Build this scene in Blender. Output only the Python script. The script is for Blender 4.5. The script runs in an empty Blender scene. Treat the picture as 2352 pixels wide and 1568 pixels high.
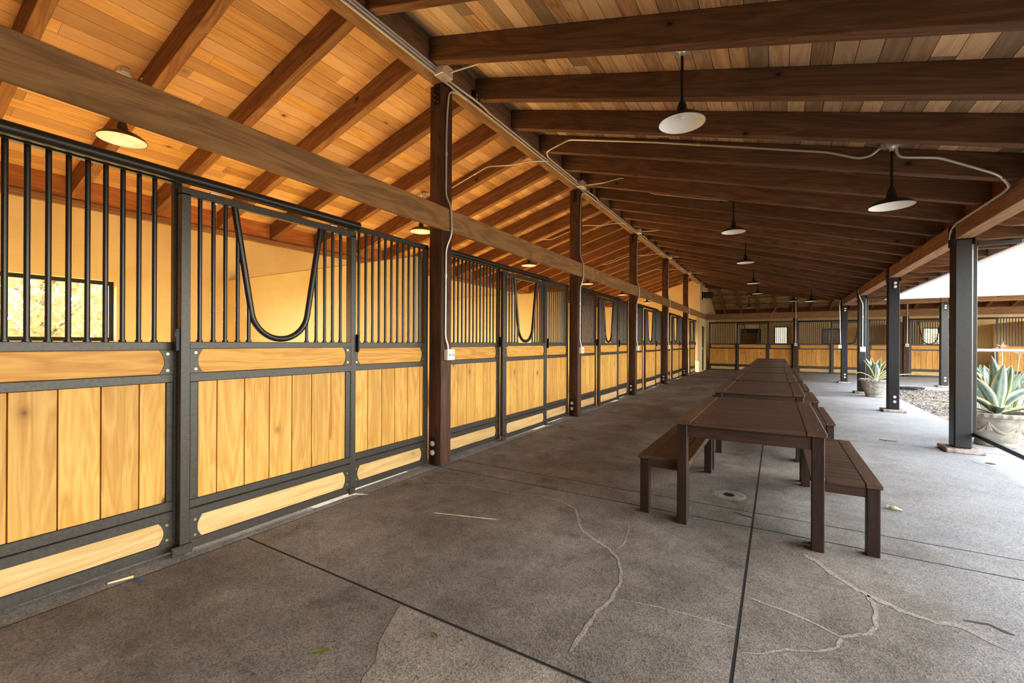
import bpy, bmesh, math, random
from mathutils import Vector, Matrix
R = random.Random(7)
sc = bpy.context.scene
COL = sc.collection

# ------------------------------------------------------------------ helpers
class MB:
    """collects simple solids, then links them as one mesh object"""
    def __init__(s): s.v = []; s.f = []; s.t = []
    def add(s, vs, fs, tone=None):
        if tone is None: tone = R.random()
        b = len(s.v); s.v += [tuple(p) for p in vs]; s.t += [tone] * len(vs)
        s.f += [tuple(b + i for i in f) for f in fs]; return s
    def box(s, x0, x1, y0, y1, z0, z1, tone=None, m=None):
        vs = [(x, y, z) for x in (x0, x1) for y in (y0, y1) for z in (z0, z1)]
        if m: vs = [m(*p) for p in vs]
        return s.add(vs, [(0,1,3,2),(4,6,7,5),(0,4,5,1),(2,3,7,6),(0,2,6,4),(1,5,7,3)], tone)
    def prism(s, poly, a0, a1, m, tone=None):
        n = len(poly)
        vs = [m(p, q, a0) for p, q in poly] + [m(p, q, a1) for p, q in poly]
        fs = [tuple(range(n))[::-1], tuple(range(n, 2*n))] + [(i, (i+1) % n, n+(i+1) % n, n+i) for i in range(n)]
        return s.add(vs, fs, tone)
    def tube(s, pts, r, seg=8, tone=None, caps=True, radii=None):
        pts = [Vector(p) for p in pts]; n = len(pts); vs = []; fs = []
        up = None
        for i, p in enumerate(pts):
            d = (pts[min(i+1, n-1)] - pts[max(i-1, 0)]).normalized()
            if up is None:
                up = Vector((0,0,1)) if abs(d.z) < .9 else Vector((0,1,0))
            a = d.cross(up)
            if a.length < 1e-5: a = d.orthogonal()
            a.normalize(); up = a.cross(d).normalized()
            rr = radii[i] if radii else r
            for k in range(seg):
                an = 2*math.pi*k/seg
                vs.append(p + a*math.cos(an)*rr + up*math.sin(an)*rr)
        for i in range(n-1):
            for k in range(seg):
                fs.append((i*seg+k, i*seg+(k+1) % seg, (i+1)*seg+(k+1) % seg, (i+1)*seg+k))
        if caps: fs += [tuple(range(seg))[::-1], tuple(range((n-1)*seg, n*seg))]
        return s.add(vs, fs, tone)
    def lathe(s, prof, c=(0,0,0), seg=24, tone=None, wob=None, caps=True):
        vs = []; fs = []; n = len(prof)
        for i, (r, z) in enumerate(prof):
            for k in range(seg):
                an = 2*math.pi*k/seg; rr = r + (wob(i, k, an) if wob else 0)
                vs.append((c[0]+rr*math.cos(an), c[1]+rr*math.sin(an), c[2]+z))
        for i in range(n-1):
            for k in range(seg):
                fs.append((i*seg+k, i*seg+(k+1) % seg, (i+1)*seg+(k+1) % seg, (i+1)*seg+k))
        if caps and prof[0][0] > 1e-4: fs.append(tuple(range(seg))[::-1])
        if caps and prof[-1][0] > 1e-4: fs.append(tuple(range((n-1)*seg, n*seg)))
        return s.add(vs, fs, tone)
    def quad(s, a, b, c, d, tone=None): return s.add([a, b, c, d], [(0,1,2,3)], tone)
    def build(s, name, mat, parent=None, bevel=0, smooth=False, normals=True):
        me = bpy.data.meshes.new(name); me.from_pydata(s.v, [], s.f)
        at = me.attributes.new('tone', 'FLOAT', 'POINT'); at.data.foreach_set('value', s.t)
        if normals:
            bm = bmesh.new(); bm.from_mesh(me); bmesh.ops.recalc_face_normals(bm, faces=bm.faces); bm.to_mesh(me); bm.free()
        if smooth: 
            me.polygons.foreach_set('use_smooth', [True]*len(me.polygons))
            try: me.set_sharp_from_angle(angle=math.radians(40))
            except Exception: pass
        me.materials.append(mat)
        o = bpy.data.objects.new(name, me); COL.objects.link(o)
        if parent: o.parent = parent
        if bevel:
            b = o.modifiers.new('bevel', 'BEVEL'); b.width = bevel; b.segments = 1; b.limit_method = 'ANGLE'; b.angle_limit = .6
        return o

def tag(o, label, cat, group=None, kind=None):
    o['label'] = label; o['category'] = cat
    if group: o['group'] = group
    if kind: o['kind'] = kind
    return o
def empty(name, loc, label, cat, group=None, rz=0):
    o = bpy.data.objects.new(name, None); COL.objects.link(o); o.location = loc; o.rotation_euler = (0,0,rz)
    o.empty_display_size = .1
    return tag(o, label, cat, group)
def struct(o, label=None):
    o['kind'] = 'structure'
    if label: o['label'] = label
    return o
def copy_tree(o, parent=None, skip=()):
    c = o.copy(); COL.objects.link(c); c.parent = parent
    for ch in list(o.children):
        if ch.name.split('.')[0] in skip: continue
        copy_tree(ch, c, skip)
    return c
ORD = ['nearest', 'second', 'third', 'fourth', 'fifth', 'sixth', 'seventh', 'eighth']
def smooth_path(pts, r=.05, n=4):
    pts = [Vector(p) for p in pts]; out = [pts[0]]
    for i in range(1, len(pts)-1):
        a, b, c = pts[i-1], pts[i], pts[i+1]
        d1 = min(r, (a-b).length*.45); d2 = min(r, (c-b).length*.45)
        p0 = b + (a-b).normalized()*d1; p1 = b + (c-b).normalized()*d2
        for k in range(n+1):
            t = k/n; out.append(p0*(1-t)**2 + b*2*t*(1-t) + p1*t*t)
    out.append(pts[-1]); return out

# ------------------------------------------------------------------ materials
def new_mat(name):
    m = bpy.data.materials.new(name); m.use_nodes = True
    nt = m.node_tree; b = nt.nodes['Principled BSDF']
    return m, nt, b
def N(nt, t, **kw):
    n = nt.nodes.new(t)
    for k, v in kw.items():
        if k in n.inputs.keys(): n.inputs[k].default_value = v
        else: setattr(n, k, v)
    return n
def ramp(nt, stops, fac=None):
    n = nt.nodes.new('ShaderNodeValToRGB'); e = n.color_ramp.elements
    while len(e) < len(stops): e.new(.5)
    for el, (p, c) in zip(e, stops): el.position = p; el.color = (*c, 1) if len(c) == 3 else c
    if fac is not None: nt.links.new(fac, n.inputs[0])
    return n
def mix(nt, a, b, fac, mode='MIX'):
    n = nt.nodes.new('ShaderNodeMix'); n.data_type = 'RGBA'; n.blend_type = mode
    for sck, val in ((n.inputs[0], fac), (n.inputs[6], a), (n.inputs[7], b)):
        if hasattr(val, 'links'): nt.links.new(val, sck)
        elif isinstance(val, (int, float)): sck.default_value = val
        else: sck.default_value = (*val, 1)
    return n.outputs[2]
def math_n(nt, op, a, b=None, c=None):
    n = nt.nodes.new('ShaderNodeMath'); n.operation = op
    for i, val in enumerate((a, b, c)):
        if val is None: continue
        if hasattr(val, 'links'): nt.links.new(val, n.inputs[i])
        else: n.inputs[i].default_value = val
    return n.outputs[0]
def bump(nt, b, h, strength=.3, dist=.01):
    n = nt.nodes.new('ShaderNodeBump'); n.inputs['Strength'].default_value = strength; n.inputs['Distance'].default_value = dist
    nt.links.new(h, n.inputs['Height']); nt.links.new(n.outputs[0], b.inputs['Normal'])

def wood(name, light, dark, axis=0, rough=.6, tonevar=.35, knots=.0, grain=1.0, fine=.25, alt=None, spec=.3, bmp=.15, tilt=None):
    """boards with long grain along one object axis; 'tone' sets each board apart"""
    m, nt, b = new_mat(name); L = nt.links
    tc = N(nt, 'ShaderNodeTexCoord'); at = N(nt, 'ShaderNodeAttribute', attribute_name='tone')
    off = N(nt, 'ShaderNodeVectorMath', operation='SCALE'); off.inputs[0].default_value = (13.7, 29.3, 41.1); L.new(at.outputs['Fac'], off.inputs['Scale'])
    pos = tc.outputs['Object']
    if tilt:
        rt = N(nt, 'ShaderNodeMapping'); rt.inputs['Rotation'].default_value = tilt; L.new(pos, rt.inputs[0]); pos = rt.outputs[0]
    add = N(nt, 'ShaderNodeVectorMath', operation='ADD'); L.new(pos, add.inputs[0]); L.new(off.outputs[0], add.inputs[1])
    def mp(al, ac):
        n = N(nt, 'ShaderNodeMapping'); sv = [ac]*3; sv[axis] = al; n.inputs['Scale'].default_value = sv; L.new(add.outputs[0], n.inputs[0]); return n.outputs[0]
    n1 = N(nt, 'ShaderNodeTexNoise', Scale=1.0, Detail=3.0, Roughness=.55, Distortion=.6); L.new(mp(.9*grain, 9*grain), n1.inputs['Vector'])
    rings = math_n(nt, 'FRACT', math_n(nt, 'MULTIPLY', n1.outputs['Fac'], 6.0))
    rings = math_n(nt, 'ABSOLUTE', math_n(nt, 'SUBTRACT', rings, .5)); rings = math_n(nt, 'MULTIPLY', rings, 2.0)
    n2 = N(nt, 'ShaderNodeTexNoise', Scale=1.0, Detail=2.0, Roughness=.6); L.new(mp(3.0, 130.0), n2.inputs['Vector'])
    g = math_n(nt, 'ADD', math_n(nt, 'MULTIPLY', rings, .55), math_n(nt, 'MULTIPLY', n2.outputs['Fac'], .6))
    col = ramp(nt, [(.15, light), (.95, dark)], g).outputs[0]
    if alt: col = mix(nt, col, alt, math_n(nt, 'MULTIPLY', math_n(nt, 'FRACT', math_n(nt, 'MULTIPLY', at.outputs['Fac'], 17.3)), .8))
    if knots > 0:
        kn = N(nt, 'ShaderNodeTexVoronoi', Scale=1.0); L.new(mp(3.6, 5.0), kn.inputs['Vector'])
        sep = N(nt, 'ShaderNodeSeparateColor'); L.new(kn.outputs['Color'], sep.inputs[0])
        gate = math_n(nt, 'LESS_THAN', sep.outputs[0], knots)
        k1 = ramp(nt, [(.06, (1,1,1)), (.09, (.5,.5,.5)), (.16, (.16,.16,.16)), (.30, (0,0,0))], kn.outputs['Distance']).outputs[0]
        col = mix(nt, col, [c*.22 for c in dark], math_n(nt, 'MULTIPLY', k1, gate))
    br = math_n(nt, 'MULTIPLY_ADD', at.outputs['Fac'], tonevar, 1 - tonevar*.5)
    hs = N(nt, 'ShaderNodeHueSaturation'); L.new(col, hs.inputs['Color']); L.new(br, hs.inputs['Value'])
    L.new(hs.outputs[0], b.inputs['Base Color'])
    b.inputs['Roughness'].default_value = rough; b.inputs['Specular IOR Level'].default_value = spec
    if bmp: bump(nt, b, g, bmp, .004)
    return m
def plain(name, col, rough=.5, metal=0, spec=.5, noise=0, nscale=20, bmp=0):
    m, nt, b = new_mat(name)
    b.inputs['Base Color'].default_value = (*col, 1); b.inputs['Roughness'].default_value = rough
    b.inputs['Metallic'].default_value = metal; b.inputs['Specular IOR Level'].default_value = spec
    if noise or bmp:
        tc = N(nt, 'ShaderNodeTexCoord'); n = N(nt, 'ShaderNodeTexNoise', Scale=nscale, Detail=4.0); nt.links.new(tc.outputs['Object'], n.inputs['Vector'])
        c2 = [c*(1-noise) for c in col]; c1 = [min(1, c*(1+noise)) for c in col]
        nt.links.new(ramp(nt, [(.35, c2), (.65, c1)], n.outputs['Fac']).outputs[0], b.inputs['Base Color'])
        if bmp: bump(nt, b, n.outputs['Fac'], bmp, .01)
    return m

M = {}
M['pine_v'] = wood('golden pine boards upright', (.66,.345,.085), (.47,.195,.034), 2, .5, .22, .5, 1.0)
M['pine_h'] = wood('golden pine boards level', (.65,.32,.068), (.44,.165,.026), 0, .5, .2, .28, 1.0)
M['pine_kick'] = wood('pale pine kick boards', (.64,.39,.165), (.47,.25,.085), 0, .6, .15, .25, 1.0)
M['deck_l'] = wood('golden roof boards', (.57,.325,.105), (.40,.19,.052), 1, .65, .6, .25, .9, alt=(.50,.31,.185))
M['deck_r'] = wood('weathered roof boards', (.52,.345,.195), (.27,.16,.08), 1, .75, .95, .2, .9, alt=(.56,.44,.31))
M['deck_b'] = wood('weathered roof boards back', (.42,.26,.135), (.22,.125,.06), 0, .75, .8, .08, .9, alt=(.45,.34,.22))
M['rafter'] = wood('brown rafters', (.235,.122,.058), (.118,.056,.024), 0, .7, .4, .2, .8, tilt=(0,-.2665,0))
M['rafter_l'] = wood('red brown rafters', (.255,.132,.052), (.14,.062,.021), 0, .7, .35, .2, .8, tilt=(0,.2823,0))
M['rafter_y'] = wood('brown rafters back', (.27,.145,.072), (.14,.068,.03), 1, .7, .35, .06, .8)
M['beam_y'] = wood('brown beams', (.40,.25,.14), (.24,.135,.07), 1, .75, .4, .25, .8)
M['beam_x'] = wood('brown beams back', (.42,.26,.145), (.25,.14,.075), 0, .75, .4, .25, .8)
M['ridge'] = wood('brown ridge beam', (.24,.14,.07), (.13,.07,.03), 1, .75, .4, .06, .8)
M['block_dark'] = wood('dark reddish blocking', (.22,.09,.04), (.13,.05,.02), 1, .7, .5, .06, .8)
M['header'] = wood('weathered header boards', (.44,.265,.115), (.24,.135,.058), 1, .7, .3, .25, .8)
M['header_x'] = wood('weathered header boards back', (.34,.21,.11), (.2,.115,.055), 0, .7, .3, .25, .8)
M['pillar'] = wood('stained pillars', (.115,.054,.029), (.054,.021,.010), 2, .6, .5, .05, .9)
M['block'] = wood('reddish blocking', (.45,.20,.07), (.29,.115,.036), 1, .7, .5, .2, .8)
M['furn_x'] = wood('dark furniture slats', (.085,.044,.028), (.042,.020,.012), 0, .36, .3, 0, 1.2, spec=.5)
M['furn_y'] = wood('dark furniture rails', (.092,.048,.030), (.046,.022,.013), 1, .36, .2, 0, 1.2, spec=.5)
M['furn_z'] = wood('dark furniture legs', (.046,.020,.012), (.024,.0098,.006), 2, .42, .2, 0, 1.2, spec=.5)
M['furn_top'] = wood('dark furniture slats top', (.115,.066,.042), (.065,.034,.021), 0, .33, .35, 0, 1.2, spec=.5)  # lighter copy for the tops: sky sheen put into the wood colour
M['furn_topy'] = wood('dark furniture rails top', (.125,.072,.047), (.07,.037,.023), 1, .33, .2, 0, 1.2, spec=.5)  # rails of the tops, lightened for the same painted sheen
M['post_wood'] = wood('black stained posts', (.026,.0235,.0235), (.014,.0128,.0135), 2, .6, .2, 0, 1.3)
M['steel'] = plain('dark bronze steel', (.054,.042,.031), .42, .2, .5, .18, 60)
M['bar'] = plain('dark bronze bars', (.028,.023,.018), .34, .2, .5)
M['black'] = plain('black steel', (.012,.011,.011), .5, .3)
M['post_steel'] = plain('black painted steel post', (.024,.0215,.022), .4, .2, .5, .12, 30)
M['zinc'] = plain('zinc plated', (.66,.63,.57), .38, .55)
M['brass'] = plain('brass screws', (.75,.6,.2), .3, 1)
M['lampblack'] = plain('black lamp enamel', (.014,.011,.010), .35, .1)
M['lampbrown'] = plain('bronze lamp enamel', (.09,.055,.028), .4, .2)
M['enamel'] = plain('white lamp enamel', (.86,.85,.82), .22)
M['bulb'] = plain('frosted bulb', (.8,.8,.78), .2)
M['cream_plastic'] = plain('cream outlet plastic', (.80,.74,.60), .4)
M['gutter'] = plain('white painted gutter', (.82,.82,.82), .4)
M['fascia'] = plain('pale fascia', (.38,.37,.38), .6)
M['cable'] = plain('black rubber hose', (.015,.015,.016), .5)
M['orange'] = plain('orange cord', (.8,.25,.05), .5)
M['sticker'] = plain('grey sticker', (.25,.25,.27), .5)
M['speaker'] = plain('speaker black', (.03,.024,.018), .6)
M['white_pipe'] = plain('white pipe', (.42,.43,.46), .35)
M['shutter'] = wood('brown shutter boards', (.28,.12,.04), (.18,.07,.022), 0, .7, .3, 0)
M['soil'] = plain('soil', (.05,.035,.025), .95, 0, .2, .4, 60, .5)
M['leaf_litter'] = plain('green leaf', (.13,.16,.02), .5)
M['blue'] = plain('blue plastic scrap', (.03,.12,.25), .4)
M['sliver'] = plain('pine sliver', (.75,.52,.28), .6)
M['wrap'] = plain('wrapper', (.55,.55,.35), .4, 0, .5, .5, 60)
M['bark'] = plain('bark', (.16,.11,.07), .9, 0, .2, .3, 20, .5)

def block_wall():
    m, nt, b = new_mat('cream painted block'); L = nt.links
    tc = N(nt, 'ShaderNodeTexCoord'); sx = N(nt, 'ShaderNodeSeparateXYZ'); L.new(tc.outputs['Object'], sx.inputs[0])
    cb = N(nt, 'ShaderNodeCombineXYZ'); L.new(math_n(nt, 'ADD', sx.outputs[0], sx.outputs[1]), cb.inputs[0]); L.new(sx.outputs[2], cb.inputs[1])
    br = N(nt, 'ShaderNodeTexBrick', Scale=1.0); br.inputs['Mortar Size'].default_value = .004; br.inputs['Brick Width'].default_value = .4; br.inputs['Row Height'].default_value = .2
    br.inputs['Color1'].default_value = (1,1,1,1); br.inputs['Color2'].default_value = (.97,.97,.97,1); br.inputs['Mortar'].default_value = (.6,.6,.6,1)
    br.inputs['Mortar Smooth'].default_value = .6
    L.new(cb.outputs[0], br.inputs['Vector'])
    n = N(nt, 'ShaderNodeTexNoise', Scale=30.0, Detail=6.0); L.new(tc.outputs['Object'], n.inputs['Vector'])
    n2 = N(nt, 'ShaderNodeTexNoise', Scale=2.2, Detail=4.0); L.new(tc.outputs['Object'], n2.inputs['Vector'])
    base = ramp(nt, [(.3, (.66,.495,.265)), (.7, (.74,.575,.335))], n2.outputs['Fac']).outputs[0]
    L.new(mix(nt, base, br.outputs['Color'], .16, 'MULTIPLY'), b.inputs['Base Color'])
    h = math_n(nt, 'ADD', br.outputs['Color'], math_n(nt, 'MULTIPLY', n.outputs['Fac'], .5)); bump(nt, b, h, .3, .006)
    b.inputs['Roughness'].default_value = .8; return m
M['wall'] = block_wall()

def concrete(name, c_lo, c_mid, c_hi, stain=.5, yard_light=None):
    m, nt, b = new_mat(name); L = nt.links
    tc = N(nt, 'ShaderNodeTexCoord'); P = tc.outputs['Object']
    def nz(s, d=4.0, r=.6):
        n = N(nt, 'ShaderNodeTexNoise', Scale=s, Detail=d, Roughness=r); L.new(P, n.inputs['Vector']); return n.outputs['Fac']
    big = ramp(nt, [(.3, c_lo), (.52, c_mid), (.75, c_hi)], nz(.9, 6, .65)).outputs[0]
    med = ramp(nt, [(.3, (.72,.71,.70)), (.7, (1.22,1.21,1.20))], nz(5.5, 5, .7)).outputs[0]
    st = ramp(nt, [(.56, (0,0,0)), (.75, (1,1,1))], nz(2.3, 5, .7)).outputs[0]
    col = mix(nt, big, [c*.55 for c in c_lo], math_n(nt, 'MULTIPLY', st, stain))
    col = mix(nt, col, med, .8, 'MULTIPLY')
    if yard_light:
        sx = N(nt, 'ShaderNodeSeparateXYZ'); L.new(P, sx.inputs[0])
        bl = ramp(nt, [(.0, (0,0,0)), (1, (1,1,1))], math_n(nt, 'ADD', math_n(nt, 'MULTIPLY_ADD', sx.outputs[0], .50, -.22), math_n(nt, 'MULTIPLY_ADD', nz(1.3, 4), .7, -.35))).outputs[0]  # whitens towards the yard: skylight put into the floor colour
        col = mix(nt, col, yard_light, math_n(nt, 'MULTIPLY', bl, .8))
    v = N(nt, 'ShaderNodeTexVoronoi', Scale=140.0); L.new(P, v.inputs['Vector'])
    sp = N(nt, 'ShaderNodeSeparateColor'); L.new(v.outputs['Color'], sp.inputs[0])
    sand = ramp(nt, [(0, (.62,.61,.60)), (.5, (1,1,1)), (1, (1.35,1.3,1.22))], sp.outputs[0]).outputs[0]
    col = mix(nt, col, sand, .75, 'MULTIPLY')
    pit = ramp(nt, [(.62, (0,0,0)), (.72, (1,1,1))], nz(38, 3, .6)).outputs[0]
    col = mix(nt, col, (.05,.045,.04), math_n(nt, 'MULTIPLY', pit, .7))
    L.new(col, b.inputs['Base Color']); b.inputs['Roughness'].default_value = .85; b.inputs['Specular IOR Level'].default_value = .25
    h = math_n(nt, 'SUBTRACT', math_n(nt, 'ADD', math_n(nt, 'MULTIPLY', nz(70, 4), .7), math_n(nt, 'MULTIPLY', v.outputs['Distance'], .6)), math_n(nt, 'MULTIPLY', pit, .6))
    bump(nt, b, h, .32, .005); return m
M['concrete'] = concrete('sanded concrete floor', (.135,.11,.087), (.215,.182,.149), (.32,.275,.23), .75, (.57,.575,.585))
M['kerb'] = concrete('grey kerb concrete', (.19,.18,.165), (.28,.265,.245), (.36,.345,.32), .7)
M['filler'] = concrete('pale crack filler', (.28,.24,.195), (.33,.285,.23), (.38,.33,.27), .2)
M['patch'] = concrete('rough concrete patch', (.22,.185,.145), (.29,.245,.195), (.37,.315,.25), .5)
M['slab2'] = concrete('courtyard slab concrete', (.42,.41,.39), (.52,.51,.49), (.6,.59,.57), .2)
M['pot'] = plain('cast stone', (.34,.305,.25), .9, 0, .2, .25, 9, .4)
M['stone'] = plain('rough footing stone', (.36,.29,.25), .9, 0, .2, .45, 14, .6)
M['dirt'] = plain('pale dirt ground', (.36,.29,.22), .95, 0, .1, .25, 7, .5)
M['chips'] = wood('wood chip mulch', (.46,.41,.36), (.22,.18,.15), 0, .9, 1.1)
M['stallfloor'] = plain('stall floor', (.50,.40,.27), .95, 0, .1, .25, 12, .4)

def shingles():
    m, nt, b = new_mat('tan roof shingles'); L = nt.links
    tc = N(nt, 'ShaderNodeTexCoord')
    br = N(nt, 'ShaderNodeTexBrick', Scale=1.0); br.inputs['Brick Width'].default_value = .3; br.inputs['Row Height'].default_value = .16; br.inputs['Mortar Size'].default_value = .008
    br.inputs['Color1'].default_value = (.19,.165,.13,1); br.inputs['Color2'].default_value = (.15,.13,.10,1); br.inputs['Mortar'].default_value = (.08,.07,.05,1)
    L.new(tc.outputs['Object'], br.inputs['Vector']); L.new(br.outputs['Color'], b.inputs['Base Color']); b.inputs['Roughness'].default_value = .9
    return m
M['shingle'] = shingles()
def leafmat(name, c1, c2, trans=.5, scale=3):
    m, nt, b = new_mat(name); L = nt.links
    at = N(nt, 'ShaderNodeAttribute', attribute_name='tone')
    c = ramp(nt, [(0, c1), (1, c2)], at.outputs['Fac']).outputs[0]; L.new(c, b.inputs['Base Color']); b.inputs['Roughness'].default_value = .45
    tr = N(nt, 'ShaderNodeBsdfTranslucent'); L.new(c, tr.inputs[0]); mx = N(nt, 'ShaderNodeMixShader'); mx.inputs[0].default_value = trans
    L.new(b.outputs[0], mx.inputs[1]); L.new(tr.outputs[0], mx.inputs[2]); L.new(mx.outputs[0], nt.nodes['Material Output'].inputs[0]); return m
M['foliage'] = leafmat('sunlit foliage', (.30,.22,.07), (.52,.42,.20), .5)
M['foliage2'] = leafmat('grey green foliage', (.26,.29,.28), (.42,.43,.36), .5)
M['strel'] = leafmat('grey green paddle leaves', (.16,.24,.16), (.36,.46,.36), .2)
M['strelstem'] = plain('pale green stems', (.35,.42,.28), .5)
M['petal'] = leafmat('dry orange petals', (.75,.5,.36), (.85,.62,.45), .3)
def agave_mat():
    m, nt, b = new_mat('variegated agave'); L = nt.links
    at = N(nt, 'ShaderNodeAttribute', attribute_name='tone')
    tc = N(nt, 'ShaderNodeTexCoord'); n = N(nt, 'ShaderNodeTexNoise', Scale=14.0, Detail=3.0); L.new(tc.outputs['Object'], n.inputs['Vector'])
    g = ramp(nt, [(.3, (.085,.125,.085)), (.7, (.20,.26,.21))], n.outputs['Fac']).outputs[0]
    g = mix(nt, g, (.42,.48,.42), ramp(nt, [(.2, (0,0,0)), (.45, (.75,.75,.75))], at.outputs['Fac']).outputs[0])
    e = ramp(nt, [(.60, (0,0,0)), (.72, (1,1,1))], at.outputs['Fac']).outputs[0]
    ec = ramp(nt, [(.72, (.80,.78,.60)), (.95, (.82,.68,.16))], at.outputs['Fac']).outputs[0]
    L.new(mix(nt, g, ec, e), b.inputs['Base Color']); b.inputs['Roughness'].default_value = .42; return m
M['agave'] = agave_mat()
def glass():
    m, nt, b = new_mat('window glass'); L = nt.links
    t = N(nt, 'ShaderNodeBsdfTransparent'); t.inputs[0].default_value = (.96,.97,.96,1); g = N(nt, 'ShaderNodeBsdfGlossy'); g.inputs['Roughness'].default_value = .1
    mx = N(nt, 'ShaderNodeMixShader'); mx.inputs[0].default_value = .012
    L.new(t.outputs[0], mx.inputs[1]); L.new(g.outputs[0], mx.inputs[2]); L.new(mx.outputs[0], nt.nodes['Material Output'].inputs[0]); return m
M['glass'] = glass()

def bright_patch():
    m, nt, b = new_mat('white translucent blind'); t = N(nt, 'ShaderNodeBsdfTranslucent'); t.inputs[0].default_value = (.5,.47,.42,1)
    nt.links.new(t.outputs[0], nt.nodes['Material Output'].inputs[0]); return m
M['bright_patch'] = bright_patch()

# ------------------------------------------------------------------ camera
H = 1.3; F = 1012.12; TH = .5409; RO = .005
c_, s_ = math.cos(TH), math.sin(TH)
right = Vector((c_, s_, 0)); fwd = Vector((-s_, c_, 0)); up = Vector((0,0,1))
cx = right*math.cos(RO) + up*math.sin(RO); cy = -right*math.sin(RO) + up*math.cos(RO)
cam = bpy.data.cameras.new('camera'); co = bpy.data.objects.new('camera', cam); COL.objects.link(co)
mt = Matrix((cx, cy, -fwd)).transposed().to_4x4(); mt.translation = (0,0,H); co.matrix_world = mt
cam.sensor_width = 36; cam.sensor_fit = 'HORIZONTAL'; cam.lens = 36*F/2352; cam.shift_y = 1.763/2352; cam.clip_start = .05; cam.clip_end = 400
sc.camera = co

# ------------------------------------------------------------------ layout numbers
RX = -3.03; RY = 23.22                      # ridge lines of the two wings
PY0 = 3.540; PS = 3.6654                    # pillar rhythm along the long wing
def left(w, a, z): return (RX + w, a, z)    # w: out from the ridge towards the yard, a: along the wing
def back(w, a, z): return (a, RY - w, z)
def zb(w): return 4.05 - .273*(w - .10) if w > 0 else 4.035 - .29*(-w - .08)
DK = .24
YA = 21.42                                  # end wall of the long wing

# ------------------------------------------------------------------ floor
fl = MB()
xs = [-2.99, -.145, 2.5]; ys = [-8, 1.60, 3.545, 3.865, 7.45, 11.1, 14.8, 18.4, 23.25]
for i in range(2):
    for j in range(len(ys)-1):
        g0 = .007 if xs[i] == -.145 else 0; g1 = .007 if xs[i+1] == -.145 else 0
        w = .007
        fl.box(xs[i]+g0, xs[i+1]-g1, ys[j]+w, ys[j+1]-w, -.12, 0)
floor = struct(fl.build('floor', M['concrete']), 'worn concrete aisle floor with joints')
struct(MB().box(-3.0, 2.49, -8, 23.24, -.2, -.001).build('floor_joint_bed', plain('joint dirt', (.016,.012,.009), .95)), 'dark dirt in the floor joints')
struct(MB().box(-3.32, -2.994, -8, YA, -.12, -.002).build('trim_kerb', M['kerb']), 'grey concrete kerb below the stall fronts')
struct(MB().box(-3.0, 14, 23.25, 23.6, -.12, .008).build('trim_kerb_back', M['kerb']), 'grey concrete kerb below the far stall fronts')
struct(MB().box(2.5, 14, 17.3, 23.25, -.12, -.002).build('floor_back', M['slab2']), 'pale concrete walk of the far wing')
struct(MB().box(-7.1, -3.3, -8, 27.2, -.12, .0).box(-3.3, 14, 23.6, 27.2, -.12, 0).build('floor_stalls', M['stallfloor']), 'tan floor inside the stalls')
struct(MB().box(2.5, 40, -30, 17.3, -.2, -.03).box(14, 40, 17.3, 60, -.2, -.03).build('ground_yard', M['dirt']), 'pale dirt yard')
struct(MB().box(-60, -7.1, -40, 60, -.2, -.04).build('ground_outside', plain('dry grass ground', (.42,.36,.2), .95, 0, .1, .3, 1)), 'dry ground outside the stalls')
def ribbon(mb, pts, w, z):
    pts = [Vector((*p, 0)) for p in pts]; 
    fine = []
    for i in range(len(pts)-1):
        for k in range(3):
            q = pts[i].lerp(pts[i+1], k/3); 
            if k: q += Vector((R.uniform(-1,1), R.uniform(-1,1), 0))*w*.25
            fine.append(q)
    fine.append(pts[-1]); n = len(fine); vs = []
    for i, p in enumerate(fine):
        d = fine[min(i+1, n-1)] - fine[max(i-1, 0)]; nrm = Vector((-d.y, d.x, 0)).normalized()
        ww = w*R.uniform(.65, 1.25)*(.35 if i in (0, n-1) else 1)
        vs += [p + nrm*ww*.5 + Vector((0,0,z)), p - nrm*ww*.5 + Vector((0,0,z))]
    mb.add(vs, [(2*i, 2*i+1, 2*i+3, 2*i+2) for i in range(n-1)])
cr = MB()
for pts, w in [
  ([(-1.49,3.3),(-1.34,3.21),(-1.23,3.01),(-1.16,2.88),(-1.02,2.77),(-.9,2.7),(-.81,2.6),(-.76,2.49),(-.72,2.36),(-.72,2.26),(-.71,2.17),(-.74,2.05),(-.74,1.89),(-.74,1.78),(-.74,1.72)], .02),
  ([(-2.71,3.02),(-2.37,3.26),(-2.31,3.22),(-2.17,3.24),(-1.92,3.26),(-1.7,3.33),(-1.49,3.3)], .012), ([(-2.36,3.24),(-2.3,3.48)], .01),
  ([(-1.98,3.88),(-1.99,4.21),(-1.99,4.59)], .012), ([(-.71,2.19),(-.52,2.23),(-.41,2.24),(-.25,2.25),(-.16,2.25)], .009),
  ([(-.12,2.56),(.02,2.53),(.14,2.49),(.25,2.43),(.36,2.52),(.4,2.6),(.40,2.66),(.42,2.74),(.42,2.83),(.41,2.91)], .018),
  ([(.25,2.43),(.23,2.34),(.15,2.26),(.04,2.21),(-.04,2.13),(-.12,2.09)], .014),
  ([(.15,3.27),(.24,3.14),(.36,2.96),(.41,2.91),(.46,2.87),(.57,2.81),(.64,2.79),(.74,2.81),(.85,2.7)], .04),
  ([(-.89,3.1),(-.86,2.95),(-.84,2.8),(-.86,2.72)], .012), ([(-2.6,4.9),(-1.6,5.0),(-.9,4.95)], .015)]:
    ribbon(cr, pts, w, .0012)
o = cr.build('crack_filler', M['filler'], floor, normals=False); o['label'] = 'pale filler lines in the floor cracks'
gz = MB(); ribbon(gz, [(.76,2.88),(.85,2.9),(.92,2.85)], .025, .001); ribbon(gz, [(-.30,3.80),(-.2,3.76),(-.12,3.74)], .02, .001)
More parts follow.
